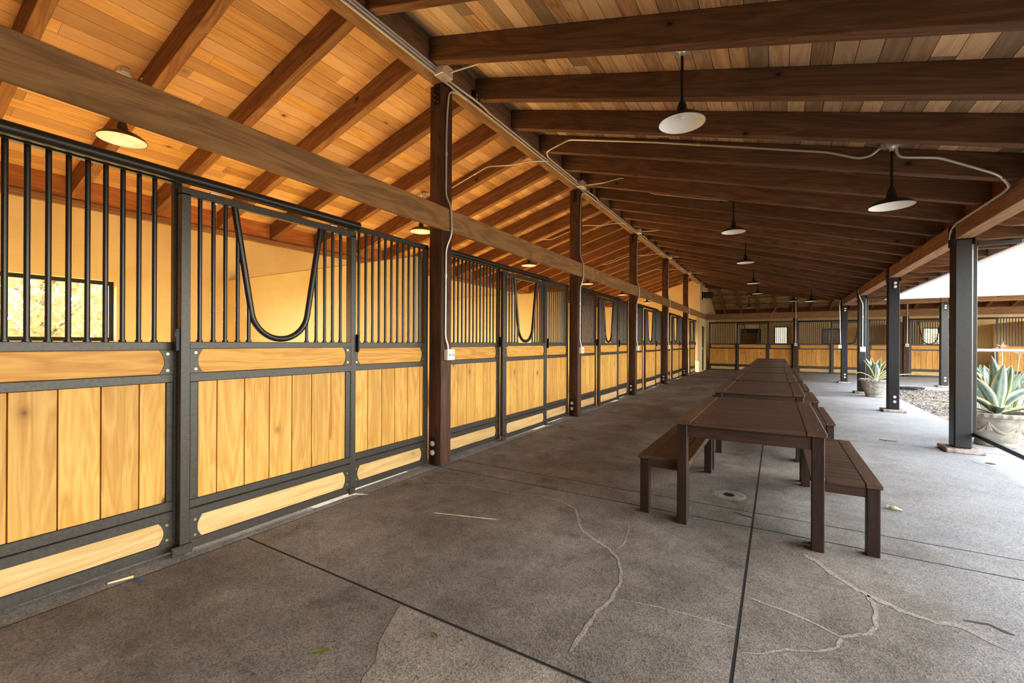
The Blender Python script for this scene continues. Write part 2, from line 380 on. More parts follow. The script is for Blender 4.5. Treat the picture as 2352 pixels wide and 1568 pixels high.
o = gz.build('crack_gouge', plain('dark gouge', (.05,.04,.03), .95), floor, normals=False); o['label'] = 'dark gouges in the floor'
pt = MB(); hp = [(-1.59,1.585),(-1.52,1.44),(-1.47,1.34),(-1.39,1.25),(-1.37,1.17),(-1.33,1.12),(-1.2,.8),(-.5,.5),(-.17,.6),(-.17,1.585)]
pt.add([(x,y,.0012) for x,y in hp], [tuple(range(len(hp)))])
o = pt.build('concrete_patch', M['patch'], floor, normals=False); o['label'] = 'rougher paler patch of concrete'
for n,(x,y) in enumerate([(-.345,4.2),(2.005,6.81)]):
    d = MB(); d.lathe([(.0,.002),(.11,.0035),(.135,.001)], (x,y,0), 28)
    t = empty('floor_drain', (0,0,0), ['round hole in the floor between the nearest benches','round drain hole on the floor by the nearest black post'][n], 'drain')
    d.build('drain_collar', M['slab2'] if n else M['filler'], t)
    MB().lathe([(.0,.0042),(.042,.0044),(.045,.003)], (x,y,0), 24).build('drain_hole', M['cable'], t)

# ------------------------------------------------------------------ walls
def holed_wall(mb, a0, a1, z0, z1, holes, fn):
    """fn(a0,a1,z0,z1) adds a slab; holes are (a0,a1,z0,z1) sorted along a"""
    a = a0
    for h in holes:
        fn(a, h[0], z0, z1); fn(h[0], h[1], z0, h[2]); fn(h[0], h[1], h[3], z1); a = h[1]
    fn(a, a1, z0, z1)
XB = -6.95; WT = 2.83
wl = MB(); lholes = [(.90 + PS*i, 2.135 + PS*i, 1.29, 2.02) for i in range(-1, 6)]
holed_wall(wl, -8, YA+.2, 0, WT, lholes, lambda a,b,z,y: wl.box(XB-.2, XB, a, b, z, y))
struct(wl.build('wall_left', M['wall']), 'cream painted block wall behind the stalls')
YB = 27.12
bholes = [(-1.72, -.74, 1.27, 2.1), (-.12, .50, 1.27, 2.2), (1.93, 2.92, 1.27, 2.06), (5.78, 6.95, 1.27, 2.06), (9.4, 10.5, 1.27, 2.06)]  # narrowest opening is made up for a bright patch on the wall
wb = MB(); holed_wall(wb, -3.18, 14, 0, WT, bholes, lambda a,b,z,y: wb.box(a, b, YB, YB+.2, z, y))
struct(wb.build('wall_back', M['wall']), 'cream block wall behind the far stalls')
gable = lambda p, q, a: (p, a, q)
we = MB(); we.prism([(XB-.1,0),(-2.975,0),(-2.975,zb(.05)+DK-.02),(-3.03,4.28),(XB-.1,zb(XB-.1-RX)+DK)], YA, YA+.2, gable)
struct(we.build('wall_end', M['wall']), 'cream end wall closing the long stall row')
wc = MB(); holed_wall(wc, YA+.2, 23.4, 0, 4.2, [(22.12, 22.93, 0, 2.1)], lambda a,b,z,y: wc.box(-3.15, -2.975, a, b, z, y) if y > z else None)
wc.prism([(23.4,0),(YB,0),(YB,zb(-(YB-RY))+DK),(23.4,zb(-.18)+DK-.02)], -3.15, -2.975, lambda p,q,a: (a, p, q))
struct(wc.build('wall_corner', M['wall']), 'cream wall in the far corner')
dr = struct(MB().box(-3.06, -3.02, 22.12, 22.93, .01, 2.1).build('door_1', M['black']), 'dark narrow door in the far corner')
MB().tube([(-3.01,22.25,1.0),(-2.97,22.25,1.0),(-2.97,22.25,1.12)], .009).build('door_handle', M['zinc'], dr)
struct(MB().box(-7.0, 3.4, -2.5, -2.35, 0, 4.3).build('wall_light_block', M['pillar']), 'added brown wall behind the viewer that blocks light')  # unseen wall added to keep light off faces turned to the viewer
for i in range(-1, 5):
    y = PY0 + PS*i; w = MB().box(XB, -3.24, y-.12, y+.06, 0, 2.2)
    struct(w.build('wall_partition', M['wall'], bevel=.01), 'cream block partition between stalls')
for x in (.70, 4.40, 8.08):
    struct(MB().box(x-.08, x+.08, 23.48, YB, 0, 2.2).build('wall_partition', M['wall'], bevel=.01), 'cream block partition between far stalls')
# windows
def window(n, fn, a0, a1, z0, z1, shut, lab):
    f = MB(); t = .045
    for q in ((a0,a1,z0,z0+t),(a0,a1,z1-t,z1),(a0,a0+t,z0+t,z1-t),(a1-t,a1,z0+t,z1-t)): fn(f, *q, .05)
    o = struct(f.build('window_%d' % n, M['black']), lab)
    g = MB(); fn(g, a0+t, a1-t, z0+t, z1-t, .006); g.build('pane', M['glass'], o)
    if shut is True:
        s = MB(); k = z0+t+(z1-z0-2*t)*.76; nb = 5
        for j in range(nb): fn(s, a0+t+.05, a1-t-.05, z0+t+(k-z0-t)*j/nb+.002, z0+t+(k-z0-t)*(j+1)/nb-.002, .02, .1)
        s.build('shutter', M['shutter'], o)
        s = MB(); fn(s, a0-.05, a1+.05, z0-.05, z1+.05, .02, .16); s.build('added_backing', M['black'], o)  # black sheet added to paint the shade beyond the glass
    if shut == 'pale':
        s = MB(); fn(s, a0+t, a1-t, z0+t, z1-t, .004, .03); s.build('added_backing', M['bright_patch'], o)  # pale sheet in the made-up opening, standing in for a bright wall patch
    return o
wi = 1
for i, h in enumerate(lholes[1:]):
    window(wi, lambda m,a,b,z,y,t,off=0: m.box(XB-.12-off-t/2, XB-.12-off+t/2, a, b, z, y), *h, False, 'bright stall window with a dark frame'); wi += 1
for j, h in enumerate(bholes):
    window(wi, lambda m,a,b,z,y,t,off=0: m.box(a, b, YB+.12+off-t/2, YB+.12+off+t/2, z, y), *h, {0: True, 1: 'pale', 2: True}.get(j, False), 'window behind the far stalls'); wi += 1

# ------------------------------------------------------------------ roof
def deck(fnm, a_lo, a_hi, w0, w1, tw=.135):
    m = MB(); n = int(abs(w1-w0)/tw); sg = 1 if w1 > w0 else -1
    for i in range(n):
        u0 = w0 + sg*i*tw; u1 = u0 + sg*(tw-.004); lo = a_lo(u0); hi = a_hi(u0)
        a = lo - R.uniform(0, 2.5)
        while a < hi:
            b = a + R.choice((1.22, 1.83, 2.44, 3.05)); p, q = max(a, lo), min(b, hi)
            if q - p > .05:
                z0, z1 = zb(u0)+DK, zb(u1)+DK
                m.add([fnm(u0,p,z0), fnm(u1,p,z1), fnm(u1,q-.002,z1), fnm(u0,q-.002,z0), fnm(u0,p,z0+.022), fnm(u1,p,z1+.022), fnm(u1,q-.002,z1+.022), fnm(u0,q-.002,z0+.022)],
                      [(0,1,2,3),(7,6,5,4),(0,4,5,1),(1,5,6,2),(2,6,7,3),(3,7,4,0)])
            a = b
    return m
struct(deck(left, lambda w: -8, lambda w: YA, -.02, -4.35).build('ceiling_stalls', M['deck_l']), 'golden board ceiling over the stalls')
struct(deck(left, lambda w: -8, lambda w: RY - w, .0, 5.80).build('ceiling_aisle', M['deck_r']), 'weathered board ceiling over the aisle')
struct(deck(back, lambda w: RX + w, lambda w: 14, .0, 5.80).build('ceiling_back_aisle', M['deck_b']), 'board ceiling over the far aisle')
struct(deck(back, lambda w: -2.98, lambda w: 14, -.02, -4.35).build('ceiling_back_stalls', M['deck_b']), 'board ceiling over the far stalls')
def sheet(m, fnm, poly):
    lo = [fnm(w, a, zb(w)+DK+.026) for w, a in poly]; hi = [(x,y,z+.035) for x,y,z in lo]; n = len(poly)
    m.add(lo+hi, [tuple(range(n)), tuple(range(n,2*n))] + [(i,(i+1)%n,n+(i+1)%n,n+i) for i in range(n)])
s1 = MB(); sheet(s1, left, [(.001,-8),(.001,RY),(5.86,RY-5.86),(5.86,-8)]); sheet(s1, left, [(-.001,-8),(-.001,RY+.2),(-4.5,RY+4.5),(-4.5,-8)])
struct(s1.build('roof_long_wing', M['shingle']), 'shingled roof of the long wing')
s2 = MB(); sheet(s2, back, [(.001,RX),(.001,14),(5.86,14),(5.86,RX+5.86)]); sheet(s2, back, [(-.001,RX-.2),(-.001,14),(-4.5,14),(-4.5,RX-4.5)])
struct(s2.build('roof_far_wing', M['shingle']), 'sunlit tan shingle roof of the far wing')

# rafters
def rafter_mesh_front(stop=None):
    d = DK - .004; w0 = .10
    if stop is not None and stop < 4.7: return [(w0, zb(w0)), (stop, zb(stop)), (stop, zb(stop)+d), (w0, zb(w0)+d)]
    return [(w0, zb(w0)), (4.80, 2.772), (5.06, 2.772), (5.06, 2.735), (5.33, 2.655), (5.80, 2.655), (5.80, zb(5.80)+d), (w0, zb(w0)+d)]
def rafter_mesh_rear(): 
    d = DK - .004; return [(-.08, zb(-.08)), (-3.92, zb(-3.92)), (-4.35, zb(-4.35)), (-4.35, zb(-4.35)+d), (-.08, zb(-.08)+d)]
def place_word(a, base, step, n0=0):
    i = math.floor((a + .05 - base)/step); return i
def make_rafter(fnm, poly, a, mat, label, group):
    m = MB(); m.prism(poly, a, a+.09, lambda p,q,t: fnm(p,t,q))
    return tag(m.build('rafter', mat, bevel=.004), label, 'rafter', group)
seen = {}
def rlabel(col, where, a):
    i = math.floor((a - PY0 + .02)/PS); 
    key = (where, i); seen[key] = seen.get(key, 0) + 1
    n = ['first','second','third','fourth','fifth','sixth'][seen[key]-1]
    if i < 0: return '%s rafter %s, %s one before the nearest ridge pillar' % (col, where, n)
    return '%s rafter %s, %s one past the %s ridge pillar' % (col, where, n, ORD[i])
for k in range(-3, 24):
    a = 2.48 + .78*k
    if a < YA - .1: make_rafter(left, rafter_mesh_rear(), a, M['rafter_l'], rlabel('red-brown', 'over the stalls', a), 'rafters over the stalls')
for k in range(-1, 27):
    a = 2.50 + .782*k
    stop = RY - a
    if stop < .3: continue
    make_rafter(left, rafter_mesh_front(stop), a, M['rafter'], rlabel('dark brown', 'over the aisle', a), 'rafters over the aisle')
cnt = 0
for k in range(0, 17):
    a = -2.5 + .79*k; cnt += 1
    if a - RX > .5: make_rafter(back, rafter_mesh_front(a - RX), a, M['rafter_y'], 'brown rafter over the far aisle, number %d from the corner' % cnt, 'rafters over the far aisle')
    make_rafter(back, rafter_mesh_rear(), a, M['rafter_y'], 'brown rafter over the far stalls, number %d from the corner' % cnt, 'rafters over the far stalls')
v = MB(); p0 = Vector((RX+.02, RY-.02, 0)); p1 = Vector((RX+4.72, RY-4.72, 0)); dd = (p1-p0).normalized(); nn = Vector((-dd.y, dd.x, 0))*.05
vs = []
for p, w in ((p0,.02),(p1,4.72)):
    for sgn in (-1, 1):
        for z in (zb(w)-.04, zb(w)+DK-.01): vs.append((p + nn*sgn) + Vector((0,0,z)))
v.add(vs, [(0,1,3,2),(4,6,7,5),(0,4,5,1),(2,3,7,6),(0,2,6,4),(1,5,7,3)])
tag(v.build('valley_beam', M['rafter'], bevel=.004), 'brown valley beam slanting where the two wings meet', 'beam')
# ridge beams, plates, blocking
def beam(name, mat, x0,x1,y0,y1,z0,z1, label, group=None, bv=.006): return tag(MB().box(x0,x1,y0,y1,z0,z1).build(name, mat, bevel=bv), label, 'beam', group)
beam('ridge_beam', M['ridge'], RX-.08, RX+.085, -8, YA, 3.995, 4.29, 'brown ridge beam carrying the steel conduits along the long wing')
beam('ridge_beam', M['beam_x'], -2.97, 14, RY-.085, RY+.08, 3.995, 4.29, 'brown ridge beam above the far stall fronts')
beam('wall_plate', M['beam_y'], XB-.15, XB+.03, -8, YA, WT, 2.916, 'dark wooden plate along the top of the cream stall wall')
beam('wall_plate', M['beam_x'], -2.97, 14, YB-.03, YB+.15, WT, 2.912, 'dark wooden plate along the top of the far wall')
bk = MB()
for k in range(-3, 24):
    a = 2.48 + .78*k
    if a+.78 < YA+.3: bk.box(XB-.03, XB+.008, a+.092, min(a+.778, YA), 2.918, zb(XB-RX)+DK-.004)
struct(bk.build('trim_1', M['block']), 'reddish blocking boards between the rafters above the stall wall')
bk = MB()
for k in range(-1, 20):
    a = 2.50 + .782*k
    if a < 17.6: bk.box(RX+4.92, RX+4.96, a+.092, a+.78, 2.77, zb(4.96)+DK-.004)
struct(bk.build('trim_2', M['block_dark']), 'reddish blocking boards between the rafters above the yard beam')
bk = MB()
for k in range(6, 17):
    a = -2.5 + .79*k; bk.box(a+.092, a+.788, RY-4.96, RY-4.92, 2.77, zb(4.96)+DK-.004)
struct(bk.build('trim_3', M['block_dark']), 'reddish blocking boards above the far yard beam')
bk = MB()
for k in range(-1, 17):
    a = -2.5 + .79*k; bk.box(max(-2.97, a+.092), a+.788, YB-.008, YB+.03, 2.913, zb(-(YB-RY))+DK-.004)
struct(bk.build('trim_6', M['block_dark']), 'blocking boards between the rafters above the far wall')
# yard beams on the posts
PXL, PXR = 1.8446, 2.010
ysp = [-8.0] + [3.6685 + PS*i + .1 for i in range(1, 4)] + [18.26]
for i in range(4):
    beam('yard_beam', M['beam_y'], PXL, PXR, ysp[i]+.001, ysp[i+1]-.001, 2.576, 2.771, 'brown beam under the eaves, %s span from the viewer' % ORD[i], 'yard beam spans')
for i, (a, b) in enumerate([(2.012, 4.36), (4.362, 8.06), (8.062, 14)]):
    beam('yard_beam', M['beam_x'], a, b, 18.18, 18.345, 2.576, 2.771, 'brown beam under the far eaves, %s span from the corner post' % ['first','second','third'][i], 'far yard beam spans')
# fascia and gutters
t = MB(); t.box(RX+5.801, RX+5.83, -8, RY-5.80, 2.648, zb(5.80)+DK+.02); struct(t.build('trim_4', M['fascia']), 'pale fascia board along the eaves')
t = MB(); t.box(RX+5.801, 14, RY-5.83, RY-5.801, 2.648, zb(5.80)+DK+.02); struct(t.build('trim_5', M['fascia']), 'pale fascia board along the far eaves')
gp = [(0,.0),(0,.12),(.012,.12),(.012,.012),(.085,.012),(.10,.12),(.115,.12),(.10,0)]
g = MB(); g.prism(gp, -8, RY-5.97, lambda p,q,a: (RX+5.83+p, a, 2.66+q)); tag(g.build('gutter', M['gutter']), 'white gutter along the near eaves', 'gutter')
g = MB(); g.prism(gp, RX+5.97, 14, lambda p,q,a: (a, RY-5.83-p, 2.66+q)); tag(g.build('gutter', M['gutter']), 'white gutter along the sunlit far roof', 'gutter')

# ------------------------------------------------------------------ pillars, headers
def bolts(mb, pts, ax, r=.016, t=.014):
    for p in pts:
        q = Vector(p); d = Vector(ax)
        mb.tube([q, q+d*t*.4], r*1.45, 12); mb.tube([q+d*t*.4, q+d*t*1.3], r*.8, 6)
def pillar(loc, rz, label, group):
    """local: x along the wing 0..0.165, y 0 aisle face .. 0.168 back face"""
    e = empty('ridge_pillar', loc, label, 'pillar', group, rz)
    MB().box(0, .165, 0, .168, .012, 3.99).build('shaft', M['pillar'], e, bevel=.006)
    b = MB().box(-.008, 0, .075, .135, .012, .30).build('base_plate', M['black'], e); b['label'] = 'black steel base plate'
    m = MB(); bolts(m, [(-.008, .105, .14), (-.008, .105, .235)], (-1,0,0), .020); m.build('bolt', M['zinc'], b, smooth=True)
    t = MB().box(-.006, 0, .04, .105, 3.78, 3.99).build('top_plate', M['black'], e); t['label'] = 'black steel plate with nails'
    m = MB()
    for j in range(7): m.tube([(-.006, .055+.035*(j % 2), 3.80+.027*j), (-.010, .055+.035*(j % 2), 3.80+.027*j)], .006, 8)
    m.build('nail_head', M['brass'], t)
    return e
pz = math.pi/2
p0_ = pillar((-2.982, PY0, 0), pz, 'dark stained wooden pillar carrying the ridge, nearest to the viewer', 'ridge pillars of the long wing')
for i in range(1, 5):
    c = copy_tree(p0_); c.location = (-2.982, PY0 + PS*i, 0); c['label'] = 'stained wooden pillar carrying the ridge, %s from the viewer' % ORD[i]
for i, x in enumerate((.62, 4.35, 8.03)):
    c = copy_tree(p0_); c.location = (x, RY - .048, 0); c.rotation_euler = (0,0,0); c['group'] = 'pillars of the far wing'
    c['label'] = 'brown wooden pillar in the far stall row, %s from the corner' % ['first','second','third'][i]
ya = [-8] + [PY0 + PS*i + .085 for i in range(5)] + [23.12]
for i in range(6):
    beam('header_beam', M['header'], -2.98, -2.935, ya[i]+.002, ya[i+1]-.002, 2.455, 2.69, 'weathered plank bolted across the pillars above the stalls, %s length' % ORD[i], 'header planks of the long wing')
xa = [-2.93, .70, 4.43, 8.11, 14]
for i in range(4):
    beam('header_beam', M['header_x'], xa[i]+.002, xa[i+1]-.002, RY-.095, RY-.05, 2.42, 2.70, 'weathered plank across the far pillars, %s from the corner' % ['first','second','third','fourth'][i], 'header planks of the far wing')

# ------------------------------------------------------------------ stall fronts (local x along the row, y 0 = door face, z up)
def bar(parent, x, z0, z1, y, r=.0125):
    m = MB(); m.tube([(0,0,0),(0,0,z1-z0)], r, 10, caps=False); m.tube([(0,0,0),(0,0,.012)], r*1.45, 10)
    o = m.build('bar', M['bar'], parent, smooth=True); o.location = (x, y, z0); return o
def gusset(parent, x0, z0, z1, sg, y, scr=True):
    h = z1-z0; n = 9; pts = [(x0, z0), (x0+sg*.07, z0)]
    for k in range(n+1):
        t = -1+2*k/n; pts.append((x0+sg*(.044+.022*t*t), z0+h*(.06+.88*(k/n))))
    pts += [(x0+sg*.07, z1), (x0, z1)]
    m = MB(); m.prism(pts, y, y-.006, lambda p,q,a: (p,a,q))
    o = m.build('gusset_plate', M['steel'], parent)
    if scr:
        for zz in (z0+h*.16, z1-h*.16):
            s = MB(); xx = x0+sg*.03; s.tube([(xx,y-.006,zz),(xx,y-.0085,zz)], .008, 10); s.build('screw', M['brass'], o)
    return o
def boards_v(parent, xs, z0, z1, y0, y1, mat, name='board_panel', gap=None):
    m = MB()
    for a, b in zip(xs[:-1], xs[1:]): m.box(a+(.013 if a == gap else .003), b-(.013 if b == gap else .003), y0, y1, z0, z1)
    for a, b in ([(xs[0], xs[-1])] if gap is None else [(xs[0], gap-.013), (gap+.013, xs[-1])]): m.box(a, b, y1-.006, y1-.004, z0, z1, 0)
    return m.build(name, mat, parent, bevel=.003)
ZF = dict(mid=(1.242,1.291), r2=(1.045,1.095), r3=(.263,.321), r4=(.203,.258), sill=(.012,.07))
def fixed_panel(name, label, cat, x0, x1, bars_x, bx, sl, sr, rail_top):
    e = empty(name, (0,0,0), label, cat)
    y0, y1 = .07, .115; f = MB()
    f.box(x0, x0+sl, y0, y1, .012, 2.31, .5); f.box(x1-sr, x1, y0, y1, .012, 2.31, .5)
    for k, (a, b) in ZF.items(): f.box(x0+sl, x1-sr, y0, y1, a, b, .5)
    f.box(x0, x1, y0, y1, rail_top-.048, rail_top, .5)
    f.box(x0+sl, bx[0], y0+.004, y1-.004, .321, 1.045, .5); f.box(bx[-1], x1-sr, y0+.004, y1-.004, .321, 1.045, .5)
    f.build('frame', M['steel'], e, bevel=.003)
    boards_v(e, bx, .322, 1.044, y0+.008, y1-.006, M['pine_v'])
    MB().box(x0+sl, x1-sr, y0+.008, y1-.008, 1.096, 1.241).build('top_board', M['pine_h'], e, bevel=.003)
    MB().box(x0+sl, x1-sr, y0+.008, y1-.008, .071, .202).build('kick_board', M['pine_kick'], e, bevel=.003)
    for zz in ((1.095,1.242), (.07,.203)):
        gusset(e, x0+sl, *zz, 1, y0+.008); gusset(e, x1-sr, *zz, -1, y0+.008)
    for x in bars_x: bar(e, x, 1.291, rail_top-.048, (y0+y1)/2)
    return e
LAB_L = 'wide barred stall front panel with pine boards, {} stall of the long row'
LAB_R = 'narrow barred stall front panel beyond the door, {} stall of the long row'
LAB_D = 'sliding stall door with a V-shaped steel yoke, {} stall of the long row'
LAB_T = 'round steel rail the stall door slides on, {} stall of the long row'
pL = fixed_panel('stall_screen', LAB_L.format('nearest'), 'stall front', .172, 1.412, [.237+.0744*k for k in range(15)], [.215,.35,.521,.692,.866,1.035,1.204,1.334], .043, .042, 2.312)
pR = fixed_panel('stall_screen', LAB_R.format('nearest'), 'stall front', 2.66, 3.662, [2.776+.0773*k for k in range(11)], [2.71,2.871,3.035,3.2,3.371,3.547,3.595], .05, .042, 2.318)
# door
pD = empty('sliding_gate', (0,0,0), LAB_D.format('nearest'), 'door')
f = MB(); dx0, dx1 = 1.378, 2.675; y0, y1 = 0, .045
f.box(dx0, dx0+.053, y0, y1, .06, 2.20, .5); f.box(dx1-.054, dx1, y0, y1, .06, 2.20, .5); f.box(dx0, dx1, y0, y1, 2.187, 2.236, .5)
for a, b in ((1.25,1.293),(1.046,1.101),(.27,.321),(.213,.264),(.018,.074)): f.box(dx0+.05, dx1-.05, y0, y1, a, b, .5)
f.box(1.431, 1.476, y0+.005, y1-.005, .321, 1.046, .5); f.box(2.573, 2.621, y0+.005, y1-.005, .321, 1.046, .5)
f.build('frame', M['steel'], pD, bevel=.003)
boards_v(pD, [1.476,1.586,1.758,1.929,2.10,2.262,2.43,2.573], .322, 1.045, .009, .038, M['pine_v'])
MB().box(1.43, 2.62, .009, .036, 1.102, 1.249).build('top_board', M['pine_h'], pD, bevel=.003)
MB().box(1.43, 2.62, .009, .036, .075, .212).build('kick_board', M['pine_kick'], pD, bevel=.003)
for zz in ((1.101,1.25), (.074,.213)): gusset(pD, 1.431, *zz, 1, .009); gusset(pD, 2.621, *zz, -1, .009)
yk = [(1.694,.022,2.19)]; C0 = (2.0175, 1.53); rr = .214
for k in range(21):
    an = math.radians(190 + 160*k/20); yk.append((C0[0]+rr*math.cos(an), .022, C0[1]+rr*math.sin(an)))
yk.append((2.341,.022,2.19))
m = MB(); m.tube(yk, .0215, 12); o = m.build('yoke', M['bar'], pD, smooth=True); o['label'] = 'bent steel tube forming the yoke opening'
def yz(x):  # height of the yoke above position x
    best = 2.187
    for a, b in zip(yk[:-1], yk[1:]):
        lo, hi = sorted((a[0], b[0]))
        if lo <= x <= hi and hi > lo: best = min(best, a[2]+(b[2]-a[2])*(x-a[0])/(b[0]-a[0]))
    return best
for x in (1.489,1.566,1.638,1.716,1.789,2.224,2.305,2.381,2.454,2.53):
    z1 = 2.187
    if 1.694 < x < 2.341: z1 = yz(x) - (0 if abs(x-2.0175) < .15 else -.0)
    bar(pD, x, 1.293, z1, .022)
for x in (1.575, 2.46):
    MB().box(x-.03, x+.03, .012, .034, 2.236, 2.25).build('hanger_bracket', M['zinc'], pD)
    m = MB(); m.tube([(x,.022,2.19),(x,.022,2.10)], .006, 8); m.tube([(x,.022,2.188),(x,.022,2.175)], .012, 6)
    m.build('hanger_bolt', M['zinc'], pD)
m = MB(); m.box(1.355, 1.372, .0, .05, 1.24, 1.37); m.tube([(1.358,-.004,1.335),(1.358,.0,1.335)], .014, 10); m.build('latch', M['black'], pD)
m = MB(); m.box(2.676, 2.688, -.025, .03, 1.21, 1.36); m.build('latch_bar', M['black'], pD)
MB().box(1.33, 1.44, -.02, .0, .008, .062).build('floor_guide', M['steel'], pD, bevel=.004)
MB().box(2.60, 2.66, -.02, .0, .008, .06).build('floor_guide', M['steel'], pD, bevel=.004)
# track
pT = empty('door_track', (0,0,0), LAB_T.format('nearest'), 'rail')
m = MB(); m.tube([(.19,-.02,2.283),(2.68,-.02,2.283)], .034, 16); m.build('tube', M['bar'], pT, smooth=True)
m = MB()
for x in (.26, 1.39, 2.62): m.box(x-.025, x+.025, .0, .075, 2.262, 2.31)
m.build('track_bracket', M['steel'], pT)
m = MB(); m.tube([(.182,-.02,2.283),(.19,-.02,2.283)], .036, 16); m.build('end_cap', M['black'], pT)
protos = [pL, pR, pD, pT]; labs = [LAB_L, LAB_R, LAB_D, LAB_T]
grp = ['wide stall front panels','narrow stall front panels','sliding stall doors','door rails']
def gap_board(row_obj, xs, gap, y0, y1, z1):
    for ch in row_obj.children:
        if ch.name.startswith('board_panel'):
            t = boards_v(None, xs, .322, z1, y0, y1, M['pine_v'], gap=gap); ch.data = t.data; bpy.data.objects.remove(t)
for i in range(6):
    org = (-3.09, PY0 + PS*(i-1), 0)
    for p, lb, g in zip(protos, labs, grp):
        o = p if i == 0 else copy_tree(p, None, ('screw',) if i > 1 else ())
        o.location = org; o.rotation_euler = (0,0,pz); o['label'] = lb.format(ORD[i]); o['group'] = g + ' of the long row'
        if i == 3 and p is pR: gap_board(o, [2.71,2.871,3.035,3.2,3.371,3.547,3.595], 3.035, .078, .109, 1.044)
        if i == 5 and p is pR: o.scale = (.49,1,1); o.location.y += 2.675*.51
gaps = None
for j, x0 in enumerate((-3.0, .62, 4.35, 8.03)):
    for q, (p, lb, g) in enumerate(zip(protos, labs, grp)):
        o = copy_tree(p, None, ('screw',)); o.rotation_euler = (0,0,0)
        o.location = (x0, RY+.06, 0); o['label'] = lb.format(['first','second','third','fourth'][j]).replace('of the long row', 'of the far row'); o['group'] = g + ' of the far row'
        if j == 2 and p is pD: o.location.x -= 1.22; o['label'] = 'sliding stall door standing open in front of its panel, third stall of the far row'
        if j == 0 and p in (pL,): o.scale = (1,1,1)

gap_board(pD, [1.476,1.586,1.758,1.929,2.10,2.262,2.43,2.573], 2.43, .009, .038, 1.045)
# ------------------------------------------------------------------ lamps
def lamp(name, loc, top, mat, label, group):
    e = empty(name, loc, label, 'lamp', group)
    prof = [(.178,.0),(.181,.003),(.172,.018),(.150,.038),(.118,.056),(.085,.067),(.058,.075),(.043,.082)]
    MB().lathe(prof, seg=36, caps=False).build('lamp_shade', mat, e, smooth=True)
    ins = [(.0,.068),(.05,.066),(.085,.059),(.118,.047),(.148,.030),(.168,.012),(.1755,.001)]
    o = MB().lathe(ins, seg=36, caps=False).build('shade_lining', M['enamel'], e, smooth=True); o['label'] = 'white enamel inside of the shade'
    MB().lathe([(.044,.080),(.041,.10),(.041,.118),(.036,.121),(.036,.14),(.031,.144),(.029,.165),(.019,.18),(.014,.195)], seg=20).build('neck', mat, e, smooth=True)
    MB().tube([(0,0,.19),(0,0,top-.045)], .0115, 10).build('stem', M['lampblack'], e, smooth=True)
    m = MB(); m.box(-.055,.055,-.055,.055,top-.012,top+.03); m.box(-.085,.085,-.03,.03,top-.006,top+.03); m.lathe([(.018,top-.05),(.02,top-.03),(.035,top-.012)], seg=12)
    m.build('ceiling_box', M['zinc'], e)
    MB().lathe([(.0,.034),(.012,.037),(.017,.046),(.014,.058),(.010,.068)], seg=14).build('bulb', M['bulb'], e, smooth=True)
    return e
LY = [3.73, 7.87, 11.0, 14.91, 18.04]; SY = [1.59, 5.415, 9.08, 12.82, 16.41, 20.08]
def deckz(w): return zb(w) + DK
la = lamp('pendant_lamp', (-.66, 3.73, 3.06), deckz(-.66-RX)-3.06-.02, M['lampblack'], 'black dome pendant lamp over the aisle, nearest of the table row', 'pendants over the aisle')
s = MB(); s.box(.095,.125,-.10,-.07,.031,.033); s.build('sticker', M['sticker'], la)
for i in range(1, 5):
    c = copy_tree(la); c.location = (-.60, LY[i], 3.08); c['label'] = 'black dome pendant lamp over the aisle, %s along the table row' % ORD[i]
lb = lamp('pendant_lamp', (.945, 5.535, 2.63), deckz(.945-RX)-2.63-.02, M['lampblack'], 'black dome pendant lamp near the yard beam with a bent conduit', 'pendants near the yard beam')
s = MB(); s.box(-.02,.06,-.125,-.105,.026,.028); s.box(-.05,-.03,-.125,-.108,.026,.028); s.build('sticker', M['sticker'], lb)
c = copy_tree(lb); c.location = (.93, 16.8, 2.64); c['label'] = 'black dome pendant lamp near the yard beam, far one beside the last post'
ls = lamp('stall_lamp', (-5.06, 1.59, 3.10), deckz(-2.01)-3.10-.02, M['lampbrown'], 'bronze dome lamp hanging inside the nearest stall', 'lamps inside the stalls')
for i in range(1, 6):
    c = copy_tree(ls); c.location = (-5.0, SY[i], 3.10); c['label'] = 'bronze dome lamp hanging inside the %s stall of the long row' % ORD[i]
c = copy_tree(ls); c.location = (-1.2, 25.1, 3.10); c['label'] = 'lamp on a thin stem inside the first stall of the far row'; c['group'] = 'lamps of the far wing'
c = copy_tree(la); c.location = (.58, 20.9, 3.0); c['label'] = 'black dome lamp over the far aisle in front of the first far pillar'; c['group'] = 'lamps of the far wing'

# ------------------------------------------------------------------ conduits
def conduit(pts, label, r=.0115, group='steel conduits', name='conduit', rad=.06):
    m = MB(); m.tube(smooth_path(pts, rad), r, 8)
    for k in range(1, len(pts)-1):
        a = Vector(pts[k]).lerp(Vector(pts[k+1]), .3) if (Vector(pts[k])-Vector(pts[k+1])).length > .5 else None
        if a is not None:
            d = (Vector(pts[k+1])-Vector(pts[k])).normalized(); m.tube([a-d*.02, a+d*.02], r*1.4, 8)
    return tag(m.build(name, M['zinc'], smooth=True), label, 'conduit', group)
for k, (x, z) in enumerate([(-2.936, 3.978), (-2.925, 4.006), (-2.922, 4.036)]):
    conduit([(x, -4, z), (x, 1.0, z), (x, 3.36, z)], 'steel conduit under the ridge before the nearest pillar, %s of three' % ['lowest','middle','highest'][k])
def jbox(loc, size, label):
    x, y, z = loc; a, b, c = size; m = MB().box(-a/2,a/2,-b/2,b/2,-c/2,c/2)
    o = m.build('junction_box', M['zinc'], bevel=.004); o.location = loc
    return tag(o, label, 'electrical box', 'junction boxes on the ridge beam')
